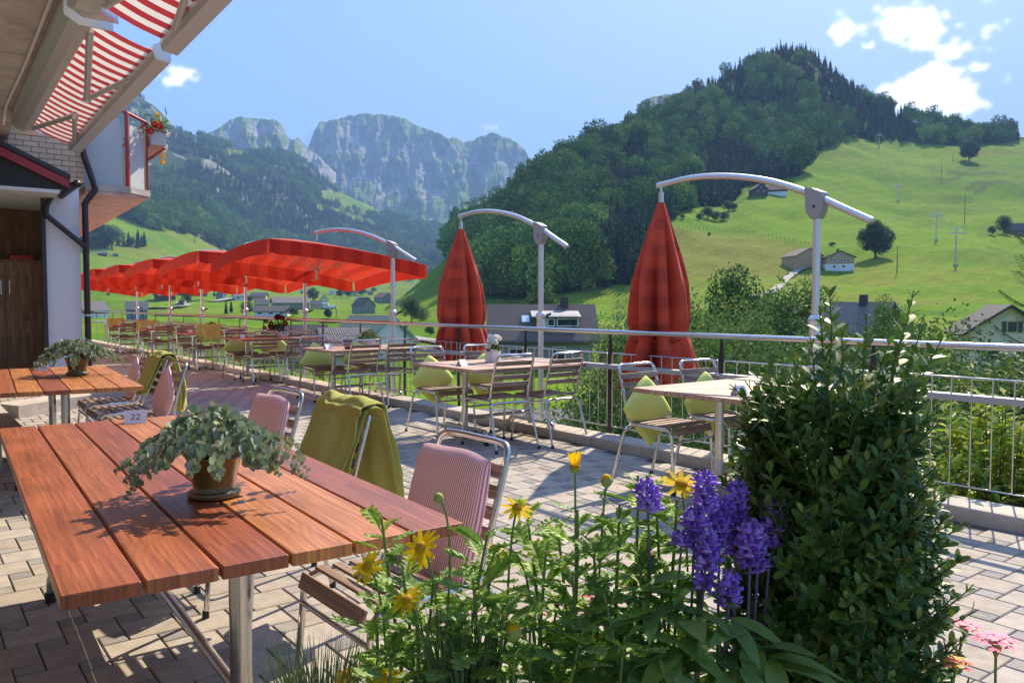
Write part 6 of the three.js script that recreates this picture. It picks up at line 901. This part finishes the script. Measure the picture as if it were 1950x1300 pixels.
{ // narrow leaved tufts
  for (const [pxs, k, l] of [[[540, 660, 1210, 1330], 1, 'blue green grassy tuft at the left end of the trough'], [[830, 930, 1150, 1320], 2, 'blue green grassy tuft between the daisies']]) { seed = 90 + k; const L = new Leaves(); for (let i = 0; i < 170; i++) { const tip = at(rr(pxs[0] - 50, pxs[1] + 40), pxs[2] + 110 * Math.pow(rnd(), 1.5) - 20, rr(1.02, 1.14)), base = V3((pxs[0] + pxs[1] - 1950) / 2 / F * 1.08 + rr(-0.03, 0.03), SOIL, -1.08 + rr(-0.03, 0.03)), c = tone([0.12, 0.20, 0.09], 0.25), m = base.clone().lerp(tip, 0.6).add(V3(0, 0.03, 0)), s = V3(0.0016, 0, 0.0006); L.tri(base.clone().sub(s), m.clone().add(s), base.clone().add(s), c); L.tri(base.clone().sub(s), m.clone().sub(s), m.clone().add(s), c); L.tri(m.clone().sub(s), tip, m.clone().add(s), c); } const t = top('grass_tuft', L.build(), leafMatV(0.6, 0.25, 0.1), l, 'plant', 'grassy tufts'); t.userData.kind = 'stuff'; }
}
{ // low filler leaves over the soil
  seed = 66; const L = new Leaves(); for (let i = 0; i < 1500; i++) { const p = V3(rr(-0.24, 0.36), SOIL + 0.20 * Math.pow(rnd(), 1.4), rr(-1.37, -1.0)); const d = rdir(); d.y = Math.abs(d.y) * 0.6; L.add(p, d.normalize(), V3(rr(-0.4, 0.4), 1, rr(-0.4, 0.4)), rr(0.025, 0.05), rr(0.01, 0.018), tone([0.12, 0.21, 0.055], 0.3)); } const m = top('ground_cover', L.build(), daisyV, 'low dense leaves filling the trough under the flowers', 'plant'); m.userData.kind = 'stuff';
}

// ------------------------------------------------------------------ pot plants on the tables
M.glaze = new THREE.MeshPhysicalMaterial({ color: lin(0.17, 0.115, 0.022), roughness: 0.3, map: T.concrete, clearcoat: 0.6, clearcoatRoughness: 0.2 });
const roundLeaf = (() => { const pos = [0, 0, 0.5], idx = [], n = 9; for (let i = 0; i <= n; i++) { const a = i / n * 6.283; pos.push(Math.sin(a) * 0.5, 0.07, 0.5 - Math.cos(a) * 0.5); if (i) idx.push(0, i, i + 1); } const g = new THREE.BufferGeometry(); g.setAttribute('position', new THREE.Float32BufferAttribute(pos, 3)); g.setIndex(idx); g.computeVertexNormals(); const q = g.toNonIndexed(); q.setAttribute('uv', new THREE.BufferAttribute(new Float32Array(q.attributes.position.count * 2), 2)); return q; })();
function sedum(pos, turn, label, k) {
  seed = 640 + k; const t = thing('sedum_pot', label, 'pot plant', pos, turn, 'grey green pot plants'); const pr = [[0, 0.002], [0.073, 0.002], [0.078, 0.006], [0.078, 0.018], [0.072, 0.022], [0.06, 0.022], [0.064, 0.05], [0.072, 0.085], [0.080, 0.118], [0.084, 0.128], [0.079, 0.13], [0.073, 0.12], [0, 0.115]].map(([x, y]) => new THREE.Vector2(x, y)); mesh('pot', new THREE.LatheGeometry(pr, 36), M.glaze, t);
  const set = new LeafSet(t, [[0.26, 0.33, 0.22], [0.32, 0.385, 0.31], [0.21, 0.29, 0.15], [0.28, 0.35, 0.20]].map(q => leafMat(...q, 0.8, 0.3, 0.0)), leafMatV(0.8, 0.3, 0)); const stems = [];
  for (let i = 0; i < 58; i++) { const a = i * 2.399 + rr(-0.2, 0.2), q = Math.sqrt((i + 1) / 58), R = (0.05 + 0.215 * q * rr(0.75, 1.12)) * (1 + 0.28 * Math.abs(Math.cos(a))), H = 0.125 + 0.105 * (1 - q) + rr(0, 0.025), drop = q * q * rr(0.02, 0.10); const pts = new THREE.CatmullRomCurve3([V3(Math.cos(a) * 0.02, 0.115, Math.sin(a) * 0.02), V3(Math.cos(a) * R * 0.45, H + 0.035, Math.sin(a) * R * 0.45), V3(Math.cos(a) * R * 0.8, H + 0.01 - drop * 0.4, Math.sin(a) * R * 0.8), V3(Math.cos(a) * R, H - drop, Math.sin(a) * R)]).getPoints(16); stems.push(tubePts(pts, 0.0013, 4)); for (let w = 3; w <= 16; w += w < 12 ? 1.5 : 1) { const wi = Math.floor(w); const p = pts[wi], d = pts[Math.min(16, wi + 1)].clone().sub(pts[wi - 1]).normalize(), s = d.clone().cross(V3(0, 1, 0)).normalize(), e = s.clone().cross(d); const sz = w > 13 ? 0.012 : rr(0.019, 0.029); for (let j = 0; j < 3; j++) { const b = j * 2.094 + w * 1.05, o = s.clone().multiplyScalar(Math.cos(b)).addScaledVector(e, Math.sin(b)).addScaledVector(d, 0.45); set.add(roundLeaf, p, o, d.clone().add(V3(0, 0.9, 0)), sz, sz + p.y * 0.02 + p.z * 0.01, 0); } if (w > 13) for (let j = 0; j < 3; j++) set.add(roundLeaf, p.clone().add(rdir().multiplyScalar(0.006)), rdir(), V3(0, 1, 0), 0.006, 0, 0); } }
  mesh('stems', merge(stems), std(lin(0.22, 0.17, 0.10), 0.8), t).userData.kind = 'stuff'; set.build(); return t;
}
sedum(P(2.49, 0.76, 0.741), 1.9, 'grey green trailing sedum in an olive glazed pot on the front table', 1);
sedum(P(7.45, 1.18, 0.741), 0.4, 'grey green trailing sedum in an olive glazed pot on the far oiled table', 2).scale.setScalar(1.12);
function potPlant(label, pos, pot, fol, heads, k) {
  seed = 1500 + k * 17; const t = thing('flower_pot', label, 'pot plant', pos, A, 'flower pots on the tables'); mesh('pot', pot.geo, pot.mat, t); const L = new Leaves(); for (let i = 0; i < fol.n; i++) { const d = rdir(); d.y = Math.abs(d.y); const p = V3(d.x * fol.r, fol.y + d.y * fol.h * rr(0.3, 1), d.z * fol.r).multiply(V3(rr(0.3, 1), 1, rr(0.3, 1))); L.add(p, d.clone().add(rdir().multiplyScalar(0.7)).normalize(), V3(rr(-0.5, 0.5), 1, rr(-0.5, 0.5)), fol.s * rr(0.7, 1.2), fol.s * 0.5, tone(fol.c, 0.3)); } const f = mesh('foliage', L.build(), daisyV, t); f.userData.kind = 'stuff';
  const ball = (r, mat, p) => { const B = new Leaves(); for (let i = 0; i < 70; i++) { const d = rdir(); B.add(p.clone().addScaledVector(d, r * 0.35), d.clone().add(rdir().multiplyScalar(0.5)).normalize(), rdir(), r * 0.75, r * 0.6, tone(mat, 0.18, 0.02), 0.1); } mesh('flower_head', B.build(), M.petalV, t); }; for (const [x, y, z, r] of heads.list) ball(r, heads.c, V3(x, y, z)); return t;
}
M.petalV = leafMatV(0.75, 0.2, 0); M.white = std(lin(0.78, 0.77, 0.76), 0.4);
const sqPot = (() => { const g = new THREE.CylinderGeometry(0.084, 0.075, 0.12, 4, 1); g.rotateY(Math.PI / 4); g.translate(0, 0.06, 0); return boxUV(g); })(), lowPot = new THREE.CylinderGeometry(0.08, 0.062, 0.09, 24).translate(0, 0.045, 0);
potPlant('white square pot with white petunias on the near weathered table', P(6.55, 4.78, 0.741), { geo: sqPot, mat: M.white }, { n: 220, r: 0.075, y: 0.11, h: 0.09, s: 0.035, c: [0.09, 0.15, 0.03] }, { c: [0.92, 0.92, 0.84], list: [[-0.055, 0.20, 0.02, 0.036], [-0.03, 0.235, 0, 0.036], [0.03, 0.245, 0.01, 0.034], [0.065, 0.25, -0.01, 0.03], [-0.07, 0.165, 0.02, 0.03], [0.0, 0.20, 0.05, 0.03], [0.09, 0.235, 0, 0.024], [-0.01, 0.26, -0.03, 0.028]] }, 1);
potPlant('white bowl with pale green leafy plant on the ashtray table', P(9.95, 5.15, 0.741), { geo: lowPot, mat: M.white }, { n: 420, r: 0.17, y: 0.08, h: 0.14, s: 0.045, c: [0.16, 0.23, 0.09] }, { c: [0.6, 0.6, 0.5], list: [] }, 2);
potPlant('white pot with dark red dahlias on a far table', P(13.8, 5.35, 0.741), { geo: sqPot, mat: M.white }, { n: 300, r: 0.16, y: 0.1, h: 0.17, s: 0.05, c: [0.055, 0.09, 0.025] }, { c: [0.22, 0.008, 0.018], list: [[0, 0.35, 0, 0.055], [0.09, 0.33, 0.02, 0.05], [0.15, 0.24, 0, 0.055], [-0.12, 0.24, 0.02, 0.05], [-0.2, 0.28, 0, 0.04], [-0.24, 0.17, 0.03, 0.035], [0.05, 0.36, -0.05, 0.05], [-0.16, 0.19, 0.05, 0.035]] }, 3);
potPlant('brown bowl with dark foliage on a shaded far table', P(17.0, 5.2, 0.741), { geo: lowPot, mat: M.roofBrown }, { n: 380, r: 0.22, y: 0.07, h: 0.12, s: 0.045, c: [0.07, 0.065, 0.03] }, { c: [0.2, 0.02, 0.03], list: [] }, 4);
{ // balcony flower box
  const b = thing('flower_box', 'grey flower box with red, white and yellow flowers outside the balcony', 'flower box', P(15.0, 3.62, 3.99), A - 0.05); seed = 77; mesh('box', [bx(0.24, 0.22, 1.1, 0, 0.11, 0, 0.01)], M.panel, b); const L = new Leaves(); for (let i = 0; i < 500; i++) { const p = V3(rr(-0.12, 0.16), 0.2 + 0.22 * rnd() * rnd() * 1.6, rr(-0.55, 0.6)); L.add(p, rdir().add(V3(0, 0.7, 0)).normalize(), rdir(), rr(0.06, 0.14), 0.02, tone([0.10, 0.18, 0.03], 0.3)); } const f = mesh('foliage', L.build(), daisyV, b); f.userData.kind = 'stuff';
  const heads = (name, list, c, r) => { for (const [x, y, z] of list) { const B = new Leaves(); for (let i = 0; i < 60; i++) { const d = rdir(); B.add(V3(x, y, z).addScaledVector(d, r * 0.4), d, rdir(), r * 0.7, r * 0.5, tone(c, 0.15, 0.03), 0.1); } mesh(name, B.build(), M.petalV, b); } };
  heads('red_flower_head', [[-0.05, 0.36, 0.5], [0.0, 0.30, 0.62], [-0.14, 0.2, 0.66]], [0.6, 0.015, 0.02], 0.06); heads('white_flower_head', [[0.1, 0.22, 0.35], [0.12, 0.2, 0.1], [0.0, 0.24, 0.45], [0.14, 0.14, -0.1], [0.15, 0.05, 0.2], [0.13, 0.22, 0.52], [0.16, 0.02, 0.0]], [0.75, 0.75, 0.72], 0.07); heads('yellow_flower_head', [[0.0, 0.52, 0.5], [0.05, 0.45, 0.2], [0.14, 0.40, -0.1], [0.2, 0.32, -0.3], [0.16, -0.1, 0.1], [0.18, -0.16, -0.1], [0.12, -0.22, 0.25], [0.2, 0.28, -0.4]], [0.85, 0.52, 0.02], 0.045);
}
// ------------------------------------------------------------------ shrubs right behind the railing
function leafyShrub(label, centre, R, n, size, col, kind) { seed = Math.floor(centre.x * 1000 + 9000); const t = thing('garden_shrub', label, 'shrub', null, 0, 'shrubs behind the railing'); const L = new Leaves(), stems = []; for (let i = 0; i < n; i++) { const d = rdir(); d.y = Math.abs(d.y) * 1.1 - 0.2; const tip = centre.clone().add(V3(d.x * R.x, d.y * R.y, d.z * R.z).multiplyScalar(rr(0.5, 1.05))), base = centre.clone().add(V3(d.x * 0.15, -R.y, d.z * 0.15)); const axis = tip.clone().sub(base).normalize(); if (i % 3 === 0) stems.push(taper(base, tip, 0.009, 0.003, 5)); for (let j = 0; j < 11; j++) { const f = j / 11, p = tip.clone().addScaledVector(axis, -f * size * 3.4), s = axis.clone().cross(rdir()).normalize().addScaledVector(axis, 0.5).normalize(); kind === 'needle' ? [0, 1, 2, 3, 4].forEach(() => { const q = axis.clone().addScaledVector(rdir(), 0.9).normalize(); L.add(p, q, rdir(), size * rr(0.8, 1.2), size * 0.05, tone(col, 0.3), 0.1); }) : L.add(p, s, V3(rr(-0.5, 0.5), 1, rr(-0.5, 0.5)), size * rr(0.8, 1.25), size * 0.42, tone(col, 0.28, 0.14), 0.18); } } mesh('branches', merge(stems), M.bark, t); const f = mesh('foliage', L.build(), kind === 'needle' ? M.needle : daisyV, t); f.userData.kind = 'stuff'; return t; }
leafyShrub('yellow green leafy shrub behind the railing right of the box bush', P(2.35, 6.08, 0.2), V3(0.62, 0.55, 0.42), 110, 0.105, [0.34, 0.46, 0.05]);
leafyShrub('dark mountain pine behind the railing at the right edge', P(1.75, 6.7, 0.15), V3(0.6, 0.75, 0.6), 210, 0.055, [0.045, 0.085, 0.03], 'needle');
leafyShrub('dark mountain pine behind the yellow green shrub', P(2.55, 7.3, -0.1), V3(0.9, 0.8, 0.7), 240, 0.06, [0.04, 0.08, 0.03], 'needle');
leafyShrub('dark leafy shrub behind the railing between box bush and table', P(3.5, 6.5, -0.5), V3(0.8, 0.75, 0.7), 170, 0.075, [0.09, 0.16, 0.04]);
leafyShrub('leafy shrub with fine leaves behind the pine', P(2.9, 8.6, 0.1), V3(1.3, 1.0, 1.2), 260, 0.095, [0.15, 0.24, 0.045]);
leafyShrub('low dark shrub along the kerb under the railing', P(1.2, 6.1, -0.25), V3(0.8, 0.45, 0.4), 120, 0.06, [0.06, 0.11, 0.03]);
leafyShrub('low leafy shrub along the kerb behind the box bush', P(3.1, 6.0, -0.3), V3(0.5, 0.4, 0.8), 120, 0.075, [0.17, 0.26, 0.045]);
{ // spruce at the right edge
  seed = 4141; const t = thing('spruce', 'spruce with dark drooping branches at the right photo edge', 'tree', at(1990, 700, 9.2).setY(-3.2), 0, gN); mesh('trunk', taper(V3(0, 0, 0), V3(0, 5.9, 0), 0.12, 0.012), M.bark, t); const L = new Leaves(), br = []; for (let i = 0; i < 62; i++) { const y = 0.5 + i * 0.086, a = i * 2.399, len = (1 - y / 6.0) * 1.35 + 0.12, d = V3(Math.cos(a), 0.12 + 0.5 * (y / 6) ** 2, Math.sin(a)); const n = Math.ceil(len / 0.03); const pts = []; for (let j = 0; j <= 8; j++) pts.push(V3(0, y, 0).addScaledVector(d, len * j / 8).add(V3(0, 0.10 * Math.pow(j / 8, 2) * len - 0.16 * Math.sin(j / 8 * 3.14) * len * 0.6, 0))); br.push(tubePts(pts, tt => 0.012 - 0.009 * tt, 4)); for (let j = 1; j < n; j++) { const f = j / n, p = pts[Math.floor(f * 8)].clone().lerp(pts[Math.min(8, Math.floor(f * 8) + 1)], f * 8 % 1); const tw = f > 0.15 ? 2 : 1; for (let q = 0; q < tw; q++) { const s = (j + q) % 2 ? 1 : -1, side = V3(-Math.sin(a) * s, -0.12, Math.cos(a) * s).addScaledVector(d, 0.7).normalize(), tl = (1 - f) * 0.22 + 0.05; for (let e = 0; e < 7; e++) for (let w = 0; w < 2; w++) L.add(p.clone().addScaledVector(side, tl * e / 7), side.clone().addScaledVector(rdir(), 0.85).normalize(), rdir(), 0.03, 0.0035, tone([0.045, 0.085, 0.035], 0.3), 0.05); } } } mesh('branches', merge(br), M.bark, t); const f = mesh('needles', L.build(), M.needle, t); f.userData.kind = 'stuff';
}

{ // dry leaves blown onto the paving
  seed = 12; const L = new Leaves(); for (let i = 0; i < 70; i++) { const p = P(rr(1.2, 12), rr(0.2, 5.0), 0.004); const a = rr(0, 6.28); L.add(p, V3(Math.cos(a), 0.05, Math.sin(a)), V3(rr(-0.2, 0.2), 1, rr(-0.2, 0.2)), rr(0.018, 0.04), rr(0.01, 0.018), tone([0.22, 0.15, 0.05], 0.4, 0.2), 0.2); } const m = top('fallen_leaves', L.build(), M.needle, 'small dry leaves scattered on the paving', 'leaves'); m.userData.kind = 'stuff';
}

renderer.render(scene, camera);
